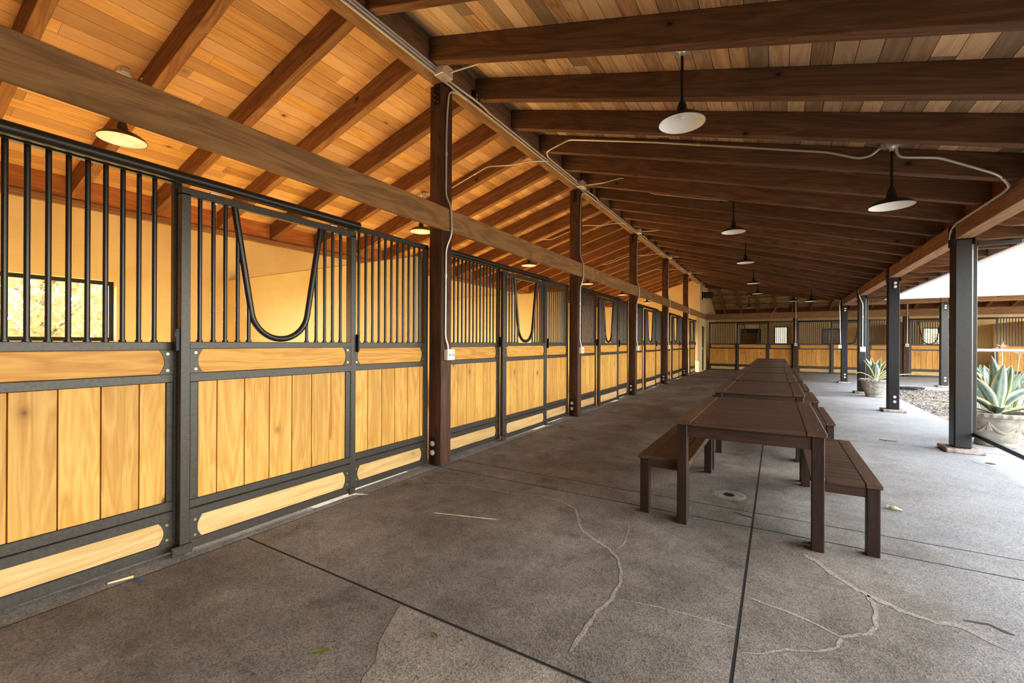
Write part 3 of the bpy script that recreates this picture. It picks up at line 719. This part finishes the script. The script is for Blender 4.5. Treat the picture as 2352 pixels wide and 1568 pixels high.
for i in range(5):
    y = PY0 + PS*i; n = ORD[i]
    jbox((-2.885, y-.10, 4.01), (.115, .16, .11), 'galvanised junction box on the ridge beam at the %s pillar' % n)
    # run to the next box, dodging the outlet box
    y2 = y + PS - .18 if i < 4 else YA
    conduit([(-2.925, y-.02, 4.0), (-2.91, y+.25, 4.0), (-2.86, y+.40, 3.965), (-2.86, y+.60, 3.965), (-2.92, y+.78, 4.0), (-2.92, y2, 4.0)], 'steel conduit with a kink under the ridge past the %s pillar' % n)
    conduit([(-2.94, y-.02, 3.975), (-2.94, y2, 3.975)], 'straight steel conduit under the ridge past the %s pillar' % n)
    o = MB().box(-.02,.02,-.05,.05,-.06,.06).build('ridge_outlet', M['black'], bevel=.004); o.location = (-2.925, y+.50, 4.06)
    tag(o, 'dark outlet box on the ridge beam past the %s pillar' % n, 'outlet', 'outlets on the ridge beam')
    q = MB(); q.box(.0201,.022,-.03,.03,-.045,.045); q.build('cover_plate', M['speaker'], o)
    q = MB(); q.box(.022,.024,-.012,.012,.008,.034); q.box(.022,.024,-.012,.012,-.034,-.008); q.build('socket', M['zinc'], o)
    conduit([(-2.95, y+.36, 3.975), (-2.953, y+.20, 3.972), (-2.966, y+.085, 3.93), (-2.968, y+.06, 3.70), (-2.968, y+.047, 3.45), (-2.968, y+.045, 2.82), (-2.918, y+.07, 2.71), (-2.918, y+.085, 2.43), (-2.968, y+.05, 2.27), (-2.968, y+.047, 1.34), (-2.956, y+.075, 1.265), (-2.956, y+.075, 1.222)],
            'steel conduit running down the %s pillar and around the header plank' % n, .0105, 'conduits down the pillars')
    b = MB().box(-.026,.026,-.059,.059,-.057,.057).build('outlet_box', M['cream_plastic'], bevel=.004); b.location = (-2.955, y+.10, 1.166)
    tag(b, 'cream weatherproof outlet box on the %s pillar' % n, 'outlet', 'outlet boxes on the pillars')
    q = MB(); q.box(.0262,.0285,-.054,.054,-.052,.052); q.build('cover_plate', M['cream_plastic'], b, bevel=.002)
    q = MB()
    for yy in (-.024, .026):
        for an in (90, 210, 330):
            a = math.radians(an); q.tube([(.0295,yy,-.002),(.0295,yy+.015*math.cos(a),-.002+.015*math.sin(a))], .0032, 6)
    q.build('cover_latch', M['black'], b)
    # branch to the table row lamp
    ly = LY[i]; ra = next(2.5+.782*k for k in range(40) if 2.5+.782*k > ly-.25) - .018
    if i == 0: ra = 3.39
    pts = [(-2.83, y-.08, 4.0), (-2.50, y-.07, 3.985), (-2.20, y-.05, 4.02)]
    for X in (-1.9, -1.0): pts.append((X, ra, zb(X-RX)+.17))
    pts.append((-.69, ra if i else ly-.05, deckz(-.66-RX)-.05))
    conduit(pts, 'thin conduit from the %s pillar to its aisle lamp' % n, .009, 'conduits to the aisle lamps')
    # branch to the stall lamp
    sy = SY[min(i+1,5)]; yb = next(2.48+.78*k for k in range(40) if 2.48+.78*k > sy+.02) - .018
    pts = [(-2.90, yb+.30, 3.985), (-2.935, yb+.22, 3.965), (-3.13, yb+.08, 3.955), (-3.40, yb-.01, 3.92)]
    for X in (-3.8, -4.6): pts.append((X, yb, zb(X-RX)+.15))
    pts.append((-4.93, sy+.03, deckz(-1.93)-.03))
    conduit(pts, 'thin conduit bending under the ridge to the %s stall lamp' % ORD[min(i+1,5)], .009, 'conduits to the stall lamps')
conduit([(-3.1, 1.84, 4.0), (-3.4, 1.80, zb(-.37)+.13), (-4.6, 1.80, zb(-1.57)+.13), (-4.98, 1.70, deckz(-1.95)-.05)], 'thin conduit on a rafter to the nearest stall lamp', .009, 'conduits to the stall lamps')
y5 = 5.585
conduit([(-2.86, 6.85, 3.985), (-2.86, 5.75, 3.99), (-2.80, y5, 4.0), (-2.45, y5, 4.085), (-1.34, y5, 3.795), (.445, y5, 3.28), (.70, y5, 3.16), (.80, y5, 3.17), (.87, y5-.02, 3.235)], 'long conduit on a rafter to the lamp near the yard beam', .0115)
conduit([(.98, y5-.02, 3.215), (1.00, y5, 3.11), (1.296, y5, 3.045), (1.69, y5+.02, 2.82), (1.80, 5.72, 2.735), (1.83, 5.95, 2.735), (1.832, 7.25, 2.745), (1.832, 7.42, 2.70), (1.832, 7.47, 2.60)], 'bent conduit from the lamp to the yard beam and nearest black post', .0125)
conduit([(1.83, 14.50, 2.72), (1.83, 14.62, 2.70), (1.86, 14.64, 2.55), (1.93, 14.64, 2.35), (1.93, 14.64, 1.22)], 'conduit bending down the black post behind the far agave', .012, 'conduits down the yard posts')
b = MB().box(-.06,.06,-.025,.025,-.065,.065).build('outlet_box', M['cream_plastic'], bevel=.004); b.location = (1.93, 14.635, 1.16)
tag(b, 'grey outlet box on the black post behind the far agave', 'outlet'); q = MB().box(-.05,.05,-.03,-.025,-.055,.055); q.build('cover_plate', M['zinc'], b)
conduit([(1.80, 18.0, 2.74), (1.78, 18.10, 2.6), (1.82, 18.15, 1.3)], 'conduit down the far corner post', .012, 'conduits down the yard posts')
b = MB().box(-.04,.04,-.03,.03,-.06,.06).build('outlet_box', M['cream_plastic'], bevel=.004); b.location = (1.80, 18.15, 1.21); tag(b, 'pale outlet box on the far corner post', 'outlet')
for i, x in enumerate((.62, 4.35)):
    conduit([(x+.10, RY-.11, 3.9), (x+.10, RY-.11, 2.0), (x+.10, RY-.075, 1.32)], 'bright conduit down the %s far pillar' % ['first','second'][i], .014, 'conduits down the far pillars')
    b = MB().box(-.055,.055,-.03,.03,-.06,.06).build('outlet_box', M['cream_plastic'], bevel=.004); b.location = (x+.10, RY-.08, 1.26)
    tag(b, 'cream outlet box on the %s far pillar' % ['first','second'][i], 'outlet', 'outlet boxes on the far pillars')
    q = MB(); q.box(-.035,-.005,-.033,-.03,-.03,.03); q.box(.01,.04,-.033,-.03,-.03,.03); q.build('socket', M['sticker'], b)
m = MB(); m.tube([(.05,23.08,2.95),(-.18,23.09,2.70),(-.23,23.10,2.55),(-.26,23.16,2.35)], .008, 6); tag(m.build('orange_cord', M['orange']), 'thin orange cord hanging over the far header plank', 'cord')

# ------------------------------------------------------------------ tables and benches
def table(name, L, W, Hh, nsl, label, cat, group, side, ap, leg=.068):
    e = empty(name, (0,0,0), label, cat, group); th = .026
    for sx in (-1, 1):
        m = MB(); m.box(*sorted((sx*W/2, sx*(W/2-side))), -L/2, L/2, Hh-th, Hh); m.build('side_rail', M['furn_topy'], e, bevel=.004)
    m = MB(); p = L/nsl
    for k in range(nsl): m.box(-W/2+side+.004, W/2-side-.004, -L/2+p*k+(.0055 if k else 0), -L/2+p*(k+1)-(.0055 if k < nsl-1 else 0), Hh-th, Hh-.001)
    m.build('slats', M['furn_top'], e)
    i = .012; m = MB(); z0, z1 = Hh-th-ap, Hh-th
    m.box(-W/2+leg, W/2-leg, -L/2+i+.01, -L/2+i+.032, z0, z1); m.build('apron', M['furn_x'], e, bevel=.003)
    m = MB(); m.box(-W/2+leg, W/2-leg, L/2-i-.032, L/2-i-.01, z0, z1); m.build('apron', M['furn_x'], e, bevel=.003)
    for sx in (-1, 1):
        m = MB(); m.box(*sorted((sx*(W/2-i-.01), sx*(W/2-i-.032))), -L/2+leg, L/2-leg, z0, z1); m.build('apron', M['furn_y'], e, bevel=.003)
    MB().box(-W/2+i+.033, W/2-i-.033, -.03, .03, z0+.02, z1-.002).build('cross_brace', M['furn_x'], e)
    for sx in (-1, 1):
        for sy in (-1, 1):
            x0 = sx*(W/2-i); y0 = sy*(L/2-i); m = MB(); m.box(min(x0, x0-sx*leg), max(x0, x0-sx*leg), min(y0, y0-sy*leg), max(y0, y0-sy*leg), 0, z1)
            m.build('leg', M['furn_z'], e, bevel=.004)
    return e
T0 = table('slat_table', 1.70, .897, .742, 17, 'dark slatted wooden table at the front of the table row', 'table', 'slatted tables in a row', .108, .085)
ty = [3.33, 5.74, 7.88, 10.17, 12.55, 14.86, 17.3]
for i, y in enumerate(ty):
    o = T0 if i == 0 else copy_tree(T0); o.location = (-.177 + (0, -.005, -.012, -.015, 0, 0, 0)[i], y+.85, 0)
    if i: o['label'] = 'dark slatted wooden table, %s from the front of the table row' % ORD[i]
B0 = table('slat_bench', 1.46, .372, .442, 15, 'dark slatted bench on the yard side of the front table', 'bench', 'slatted benches on the yard side', .085, .062)
for i, y in enumerate([3.43, 5.835, 7.975, 9.93, 12.14, 14.62, 17.1]):
    o = B0 if i == 0 else copy_tree(B0); o.location = (.372 + (0, -.01, -.01, -.02, -.02, -.005, 0)[i], y+.73, 0)
    if i: o['label'] = 'dark slatted bench on the yard side of the %s table' % ORD[i]
for i, (x, y) in enumerate([(-.725, 3.412), (-.725, 7.97)]):
    o = copy_tree(B0); o.location = (x, y+.73, 0); o['group'] = 'slatted benches on the stall side'
    o['label'] = ['dark slatted bench on the stall side of the front table', 'dark slatted bench on the stall side of the third table'][i]

# ------------------------------------------------------------------ yard posts
def post(i, loc, mat, lab, jamb):
    e = empty('yard_post', loc, lab, 'post', 'black yard posts')
    MB().box(0, .166, 0, .20, .05, 2.573).build('shaft', mat, e, bevel=.014 if jamb else .006)
    s = MB(); s.box(-.09,.26,-.09,.28,0,.05); s.build('footing_stone', M['stone'], e, bevel=.012)
    MB().box(.168,.178,-.02,.19,2.50,2.76).build('cap_plate', M['black'], e); o = MB().box(-.012,-.002,-.02,.19,2.50,2.76).build('cap_plate', M['black'], e)
    m = MB(); bolts(m, [(-.012,.04,2.62),(-.012,.13,2.62),(-.012,.04,2.71),(-.012,.13,2.71)], (-1,0,0), .011); m.build('bolt', M['black'], o)
    if not jamb:
        m = MB(); m.box(.06,.13,-.007,.0,2.33,2.573); k = m.build('knife_plate', M['black'], e); m = MB(); bolts(m, [(.095,-.007,2.40),(.095,-.007,2.47)], (0,-1,0), .018); m.build('bolt', M['zinc'], k, smooth=True)
        m = MB(); bolts(m, [(.095,0,.20),(.095,0,.29)], (0,-1,0), .018); m.build('bolt', M['zinc'], e, smooth=True)
    return e
for i, lab in [(1, 'thick black steel post in the foreground on a reddish footing stone'), (2, 'black post with two round bolts standing past the near agave'), (3, 'black post carrying a grey outlet box behind the far agave'), (4, 'black post at the far inner corner of the yard')]:
    post(i, (1.8446, 3.6685 + PS*i - (.15 if i == 4 else 0), 0), M['post_steel'] if i in (1, 3) else M['post_wood'], lab, i in (1, 3))
for j, x in enumerate((4.28, 8.0)): 
    e = post(9, (x, 18.18, 0), M['post_steel'], 'black post of the far wing, %s past the corner' % ['first','second'][j], j > 5)
y1p = 3.6685 + PS
e = empty('gate_frame', (2.02, y1p+.08, 0), 'slim black steel gate frame fixed to the foreground post', 'gate')
MB().box(0,.045,0,.045,.20,2.53).build('stile', M['post_steel'], e, bevel=.004)
MB().box(0,.045,-3.3,0,.20,.245).build('bottom_rail', M['post_steel'], e, bevel=.004)
MB().box(0,.045,-3.345,-3.3,-.03,2.53).build('stile', M['post_steel'], e, bevel=.004)
MB().box(.045,.42,0,.045,2.485,2.53).build('top_rail', M['post_steel'], e, bevel=.004)
e = empty('gate_frame', (2.02, 3.6685+PS*3+.08, 0), 'slim black steel gate frame on the post behind the far agave', 'gate')
MB().box(0,.045,0,.045,.05,2.53).build('stile', M['post_steel'], e, bevel=.004)
MB().box(.045,.60,0,.045,2.485,2.53).build('top_rail', M['post_steel'], e, bevel=.004)

# ------------------------------------------------------------------ pots and plants
def garland(i, k, an):
    return 0
def pot(loc, label, s=1.0):
    e = empty('planter_pot', loc, label, 'planter', 'cast stone planters'); e.scale = (s, s, s)
    prof = [(.19,.0),(.205,.01),(.205,.05),(.195,.062),(.215,.075),(.235,.14),(.262,.24),(.285,.33),(.29,.352),(.30,.362),(.298,.375),(.335,.39),(.345,.405),(.345,.43),(.332,.442),(.312,.444),(.295,.43),(.285,.39)]
    def wob(i, k, an): return .007*math.cos(an*26) if 11 <= i <= 14 else 0
    MB().lathe(prof, seg=104, wob=wob).build('bowl', M['pot'], e, smooth=True)
    m = MB(); nsw = 6
    for g in range(nsw):
        a0 = 2*math.pi*g/nsw; a1 = 2*math.pi*(g+1)/nsw; pts = []; rad = []
        for t in range(11):
            u = t/10; a = a0+(a1-a0)*u; z = .325 - .13*(1-(2*u-1)**2); r = .282 - (.33-z)*.26
            pts.append((r*math.cos(a), r*math.sin(a), z)); rad.append(.008+.014*(1-(2*u-1)**2))
        m.tube(pts, .01, 7, radii=rad)
        for dx in (-.07, 0, .07):
            ax = a0+dx; m.tube([(.287*math.cos(a0), .287*math.sin(a0), .335), (.258*math.cos(ax), .258*math.sin(ax), .225)], .01, 6, radii=[.006,.017])
        for t in range(14):
            u = .2+.6*R.random(); a = a0+(a1-a0)*u; z = .325-.13*(1-(2*u-1)**2)+R.uniform(-.02,.02); r = .287-(.33-z)*.26
            m.lathe([(.0,-.011),(.010,0),(.0,.011)], (r*math.cos(a), r*math.sin(a), z), 6)
    o = m.build('garland', M['pot'], e, smooth=True); o['label'] = 'moulded garland in relief'
    MB().lathe([(.0,.408),(.29,.40)], seg=32).build('soil', M['soil'], e)
    return e
def agave_leaf(parent, az, L, W, lean, curl, base=(0,0,0), tip=0):
    """lean: start angle from vertical, curl: added angle along the leaf"""
    n = 14; m = MB(); vs = []; fs = []; tn = []
    d = Vector((math.cos(az), math.sin(az), 0)); sd = Vector((-math.sin(az), math.cos(az), 0)); p = Vector(base) + d*.025
    for i in range(n+1):
        t = i/n; an = lean + curl*t + tip*max(0, t-.6)**2*6
        w = W*(.55 + 1.05*t)*(1 if t < .42 else 1) if t < .42 else W*(.991)*(1-((t-.42)/.58)**1.9)
        w = max(w, .0012); nrm = (d*(-math.cos(an)) + Vector((0,0,1))*math.sin(an))
        for u in (-1, -.82, -.45, 0, .45, .82, 1):
            q = p + sd*(w*.5*u) + nrm*(w*.30*(u*u)) ; vs.append(q); tn.append(1.0 if abs(u) > .95 else (.66 if abs(u) > .6 else (.45 if u == 0 else .1)))
        p = p + (d*math.sin(an) + Vector((0,0,1))*math.cos(an))*(L/n)
    for i in range(n):
        for k in range(6): fs.append((i*7+k, i*7+k+1, (i+1)*7+k+1, (i+1)*7+k))
    m.v = vs; m.f = fs; m.t = tn
    o = m.build('leaf', M['agave'], parent, smooth=True, normals=False)
    so = o.modifiers.new('thick', 'SOLIDIFY'); so.thickness = .006
    return o
def agave(loc, label, leaves, s=1.0):
    e = empty('agave', loc, label, 'plant', 'variegated agaves'); e.scale = (s, s, s)
    MB().lathe([(.045,-.01),(.05,.03),(.03,.08),(.0,.11)], seg=14).build('core', M['agave'], e, smooth=True)
    for l in leaves: agave_leaf(e, *l)
    return e
P1 = (2.44, 8.12, 0); pot(P1, 'cast stone planter with garlands beside the foreground post', .98)
d2 = math.radians
va = -TH + math.pi/2 + math.pi          # azimuth that points to the viewer
vr = math.atan2(s_, c_)                 # azimuth to the picture's right
agave((P1[0], P1[1], .40), 'large variegated agave with yellow edges in the near planter', [
  (va-.25, .76, .175, .02, .14), (va+.5, .70, .16, .22, .25), (vr+2.9, .46, .17, .75, .55), (vr-.05, .78, .17, .70, .85), (vr+.35, .72, .19, .30, .42), (vr+1.3, .66, .19, .16, .3), (vr+2.2, .64, .18, .22, .25),
  (vr-.75, .72, .15, 1.15, .35), (va+.35, .36, .19, 1.0, .5), (vr+3.3, .62, .15, .45, .35), (vr+.9, .70, .17, .55, .45), (vr+3.05, .95, .075, 1.25, .28), (vr+1.8, .74, .16, .4, .3)])
P2 = (2.10, 13.98, 0); pot(P2, 'cast stone planter with garlands partly behind the second black post', .98)
agave((P2[0], P2[1], .40), 'variegated agave with pale edges in the far planter', [
  (vr+2.95, .56, .10, .40, .10), (vr+2.5, .58, .165, .10, .0), (va-.15, .50, .165, .12, .12), (va+.45, .46, .17, .22, .15), (vr+.4, .60, .16, .25, .15), (vr+.1, .62, .15, .45, .25),
  (vr-.3, .52, .15, .75, .2), (vr+1.3, .58, .15, .3, .2), (vr+2.0, .58, .15, .25, .2), (vr-.05, .90, .07, 1.25, .30), (vr+3.14, .52, .065, .95, .35, (0,0,0), 1.6), (vr-.6, .5, .14, .95, .4)])
# bird of paradise
SP = (3.02, 9.75, -.03)
e = empty('bird_of_paradise', SP, 'grey-green bird of paradise plant with dry orange flowers behind the near agave', 'plant')
lf = MB(); st = MB()
for k in range(46):
    az = R.uniform(0, 2*math.pi); ln = R.uniform(.55, 1.05); lean = R.uniform(.05, .42); d = Vector((math.cos(az), math.sin(az), 0))
    b0 = d*R.uniform(.02,.16); tp = b0 + d*math.sin(lean)*ln*.75 + Vector((0,0,math.cos(lean)*ln*.75))
    st.tube([b0, b0.lerp(tp,.5)+Vector((0,0,.02)), tp], .008, 5)
    L = R.uniform(.20,.32); W = R.uniform(.055,.09); l2 = lean+R.uniform(.0,.5); ax = d*math.sin(l2)+Vector((0,0,math.cos(l2))); sd = Vector((-d.y, d.x, 0)); tw = R.uniform(-1.2,1.2)
    nr = ax.cross(sd); sdt = sd*math.cos(tw)+nr*math.sin(tw); nt_ = ax.cross(sdt); tone = R.random(); vs = []
    for i in range(7):
        t = i/6; w = W*math.sin(math.pi*min(1, .12+t*.86))**.7
        for u in (-1,0,1): vs.append(tp + ax*(L*t) - nt_*(.05*t*t) + sdt*(w*.5*u) + nt_*(.015*abs(u)))
    lf.add(vs, [(i*3+j, i*3+j+1, (i+1)*3+j+1, (i+1)*3+j) for i in range(6) for j in range(2)], tone)
st.build('stalks', M['strelstem'], e, smooth=True); lf.build('leaves', M['strel'], e, smooth=True, normals=False)
for (x, z) in [(-.03, 1.33), (-.11, 1.27), (.16, 1.24), (-.06, 1.0)]:
    fo = MB(); fo.tube([(x*.5,0,.4),(x*.8,.02,.8),(x,.0,z-.03)], .007, 6); so = fo.build('flower_stalk', M['strelstem'], e, smooth=True)
    fm = MB()
    for k in range(16):
        a = R.uniform(0, 2*math.pi); b = R.uniform(-.2, 1.3); dv = Vector((math.cos(a)*math.cos(b), math.sin(a)*math.cos(b), math.sin(b))); q = Vector((x,0,z-.03))
        fm.tube([q, q+dv*R.uniform(.05,.10)], .006, 5, radii=[.007,.001])
    fm.build('flower', M['petal'], so, normals=False)
# white rail
e = empty('hitching_rail', (0,0,0), 'white horizontal pipe rail behind the foreground post', 'rail')
MB().tube([(2.50,9.25,1.215),(6.5,9.25,1.215)], .022, 12).build('pipe', M['white_pipe'], e, smooth=True)
MB().tube([(2.49,9.25,-.03),(2.49,9.25,1.24)], .03, 12).tube([(6.5,9.25,-.03),(6.5,9.25,1.24)], .03, 12).build('upright', M['white_pipe'], e, smooth=True)
# mulch, rocks, hose, small litter
ch = MB()
for k in range(8000):
    x = 2.55 + abs(R.gauss(0, 1.4)); y = R.uniform(10.4, 17.2) if R.random() < .6 else R.uniform(6.6, 17.2)
    if x > 7 or (abs(x-3.02) < .3 and abs(y-9.75) < .3) or (y < 11.2 and x < 2.9+R.random()*.5 and R.random() < .75): continue
    a = R.uniform(0, math.pi); l = R.uniform(.010,.036); w = R.uniform(.005,.013); ca, sa = math.cos(a), math.sin(a); tl = R.uniform(-.012,.012)
    zz = -.024 + R.uniform(0,.02)
    ch.add([(x-ca*l+sa*w, y-sa*l-ca*w, zz-tl), (x+ca*l+sa*w, y+sa*l-ca*w, zz+tl), (x+ca*l-sa*w, y+sa*l+ca*w, zz+tl+.003), (x-ca*l-sa*w, y-sa*l+ca*w, zz-tl+.003)], [(0,1,2,3)])
tag(ch.build('wood_chips', M['chips'], normals=False), 'grey brown wood chip mulch in the yard bed', 'mulch', kind='stuff')
hs = MB(); pts = []
for k in range(150):
    t = k/150*2*math.pi*6; r = .24 + .06*math.sin(k*.37) ; pts.append((3.25+r*math.cos(t)*1.2, 16.75+r*math.sin(t)*.8, .0+.05*abs(math.sin(k*.11))+.012))
hs.tube(pts, .014, 6); tag(hs.build('garden_hose', M['cable'], smooth=True), 'coiled black hose lying at the edge of the far walk', 'hose')
for (x, y, a, l, lab) in [(-1.63, 1.17, .75, .085, 'long green leaf on the floor in the near corner'), (-1.29, 1.50, -.3, .045, 'small green leaf on the rough concrete patch')]:
    m = MB(); vs = []
    for i in range(7):
        t = i/6; w = l*.14*math.sin(math.pi*min(.99, max(.02, t)))
        for u in (-1, 0, 1): vs.append((x+math.cos(a)*l*(t-.5)-math.sin(a)*w*u, y+math.sin(a)*l*(t-.5)+math.cos(a)*w*u, .004+.003*abs(u)))
    m.add(vs, [(i*3+j, i*3+j+1, (i+1)*3+j+1, (i+1)*3+j) for i in range(6) for j in range(2)])
    tag(m.build('fallen_leaf', M['leaf_litter'], normals=False), lab, 'leaf')
m = MB(); m.add([(-2.955,.985,.002),(-2.915,1.0,.012),(-2.92,1.03,.016),(-2.945,1.035,.004),(-2.95,1.01,.02)], [(0,1,4),(1,2,4),(2,3,4),(3,0,4)]); tag(m.build('plastic_scrap', M['blue']), 'blue plastic scrap on the floor beside the kerb', 'litter')
m = MB(); m.tube([(-3.03,.90,.013),(-3.0,1.0,.014)], .006, 6, radii=[.004,.007]); tag(m.build('wood_sliver', M['sliver']), 'pale wood sliver lying on the kerb', 'litter')
m = MB(); m.tube([(.755,4.53,.014),(.80,4.51,.016),(.845,4.50,.008)], .012, 8, radii=[.015,.014,.006]); tag(m.build('wrapper', M['wrap']), 'crumpled yellow wrapper on the floor beside the front bench', 'litter')
m = MB(); m.tube([(1.20,7.70,.006),(1.30,7.66,.006),(1.38,7.68,.006)], .005, 5); m.tube([(1.28,7.66,.006),(1.25,7.6,.006)], .004, 5); tag(m.build('dry_twig', M['bark']), 'dry twig on the pale floor before the second black post', 'litter')
# speaker
e = empty('wall_speaker', (-2.70, 22.0, 3.50), 'black loudspeaker on a bracket high on the far corner wall', 'speaker')
MB().prism([(-.16,-.13),(.16,-.13),(.22,-.05),(.22,.05),(.16,.13),(-.16,.13),(-.22,.05),(-.22,-.05)], -.12, .12, lambda p,q,a: (p,a,q)).build('cabinet', M['speaker'], e, bevel=.015)
MB().box(-.275,-.225,-.03,.03,-.18,.18).box(-.25,.12,-.02,.02,.13,.16).box(-.25,-.22,-.02,.02,.0,.16).build('bracket', M['black'], e)

# trees outside the stall windows
def tree(loc, hgt, rad, mat, label, n=1500):
    e = empty('tree', loc, label, 'tree', 'trees outside the stall windows')
    t = MB(); t.tube([(0,0,0),(.05,.05,hgt*.4),(-.05,.1,hgt*.8)], .1, 8, radii=[.12,.08,.03])
    for k in range(7):
        a = R.uniform(0, 6.28); z = hgt*R.uniform(.25,.6); t.tube([(0,.05,z),(math.cos(a)*rad*.7, math.sin(a)*rad*.7, z+hgt*.25)], .03, 5, radii=[.045,.012])
    t.build('trunk', M['bark'], e)
    m = MB()
    for k in range(n):
        while True:
            p = Vector((R.uniform(-1,1), R.uniform(-1,1), R.uniform(-1,1)))
            if .3 < p.length < 1: break
        c = Vector((p.x*rad, p.y*rad, hgt*.56 + p.z*hgt*.44)); u = Vector((R.gauss(0,1), R.gauss(0,1), R.gauss(0,1))).normalized(); v = u.orthogonal().normalized(); l = R.uniform(.07,.16)
        m.add([c-u*l, c+v*l*.45, c+u*l, c-v*l*.45], [(0,1,2,3)])
    m.build('leaves', mat, e, normals=False)
for k in range(5):
    tree((-17.5 - 4.2*(k % 2), -3.8 + 3.75*k, -.04), 4.4, 1.85, M['foliage'] if k % 2 == 0 else M['foliage2'], ['golden tree seen at the near edge of the nearest stall window','grey-green tree seen through the nearest stall window','golden tree seen through the far edge of the nearest stall window','grey-green tree seen through the second stall window','golden tree seen through the third stall window'][k], 3600)
tree((8.2, 32.5, -.04), 3.2, 2.0, M['foliage'], 'golden tree seen through the third far window')

# ------------------------------------------------------------------ light
w = bpy.data.worlds.new('sky'); sc.world = w; w.use_nodes = True; nt = w.node_tree
sky = nt.nodes.new('ShaderNodeTexSky'); sky.sky_type = 'NISHITA'; sky.sun_disc = False
EL = math.radians(19.5); sky.sun_elevation = EL; sky.sun_rotation = math.radians(-106); sky.air_density = 1.0; sky.dust_density = 2.5; sky.ozone_density = 1.0
bg = nt.nodes['Background']; hs = nt.nodes.new('ShaderNodeHueSaturation'); hs.inputs['Saturation'].default_value = .5; nt.links.new(sky.outputs[0], hs.inputs['Color'])
wm = nt.nodes.new('ShaderNodeMix'); wm.data_type = 'RGBA'; wm.blend_type = 'MULTIPLY'; wm.inputs[0].default_value = 1; nt.links.new(hs.outputs[0], wm.inputs[6]); wm.inputs[7].default_value = (1.0,.97,.92,1)
nt.links.new(wm.outputs[2], bg.inputs[0]); bg.inputs[1].default_value = 3.1
su = bpy.data.lights.new('sun', 'SUN'); su.energy = 16.0; su.angle = math.radians(.25); su.color = (1.0,.88,.70)
so = bpy.data.objects.new('sun', su); COL.objects.link(so)
dv = Vector((.957*math.cos(EL), .29*math.cos(EL), -math.sin(EL))); so.rotation_euler = dv.to_track_quat('-Z', 'Y').to_euler()
def area(name, loc, size, sy, power, col, rot):
    l = bpy.data.lights.new(name, 'AREA'); l.shape = 'RECTANGLE'; l.size = size; l.size_y = sy; l.energy = power; l.color = col
    o = bpy.data.objects.new(name, l); COL.objects.link(o); o.location = loc; o.rotation_euler = rot; return o
for i in range(6):  # added upward fill standing in for sun bounced off the stall floors
    area('stall_bounce_fill', (-5.0, 1.72+PS*i, .35), 2.6, 2.6, 98, (1.0,.69,.28), (math.pi,0,0))
for x in (-1.2, 2.5, 6.2): area('stall_bounce_fill', (x, 25.2, .35), 2.4, 2.4, 10, (1.0,.80,.5), (math.pi,0,0))  # weaker added fill for the far stalls

sc.view_settings.view_transform = 'Standard'; sc.view_settings.look = 'None'; sc.view_settings.exposure = 0.12; sc.view_settings.gamma = 1
vs_ = sc.view_settings; vs_.use_curve_mapping = True; cm = vs_.curve_mapping; cv = cm.curves[3]
for p in ((.05,.041), (.22,.220), (.55,.585)): cv.points.new(*p)
cm.update()
cyc = sc.cycles; cyc.max_bounces = 10; cyc.diffuse_bounces = 6; cyc.glossy_bounces = 4; cyc.transparent_max_bounces = 12; cyc.use_denoising = True
cyc.sample_clamp_indirect = 6
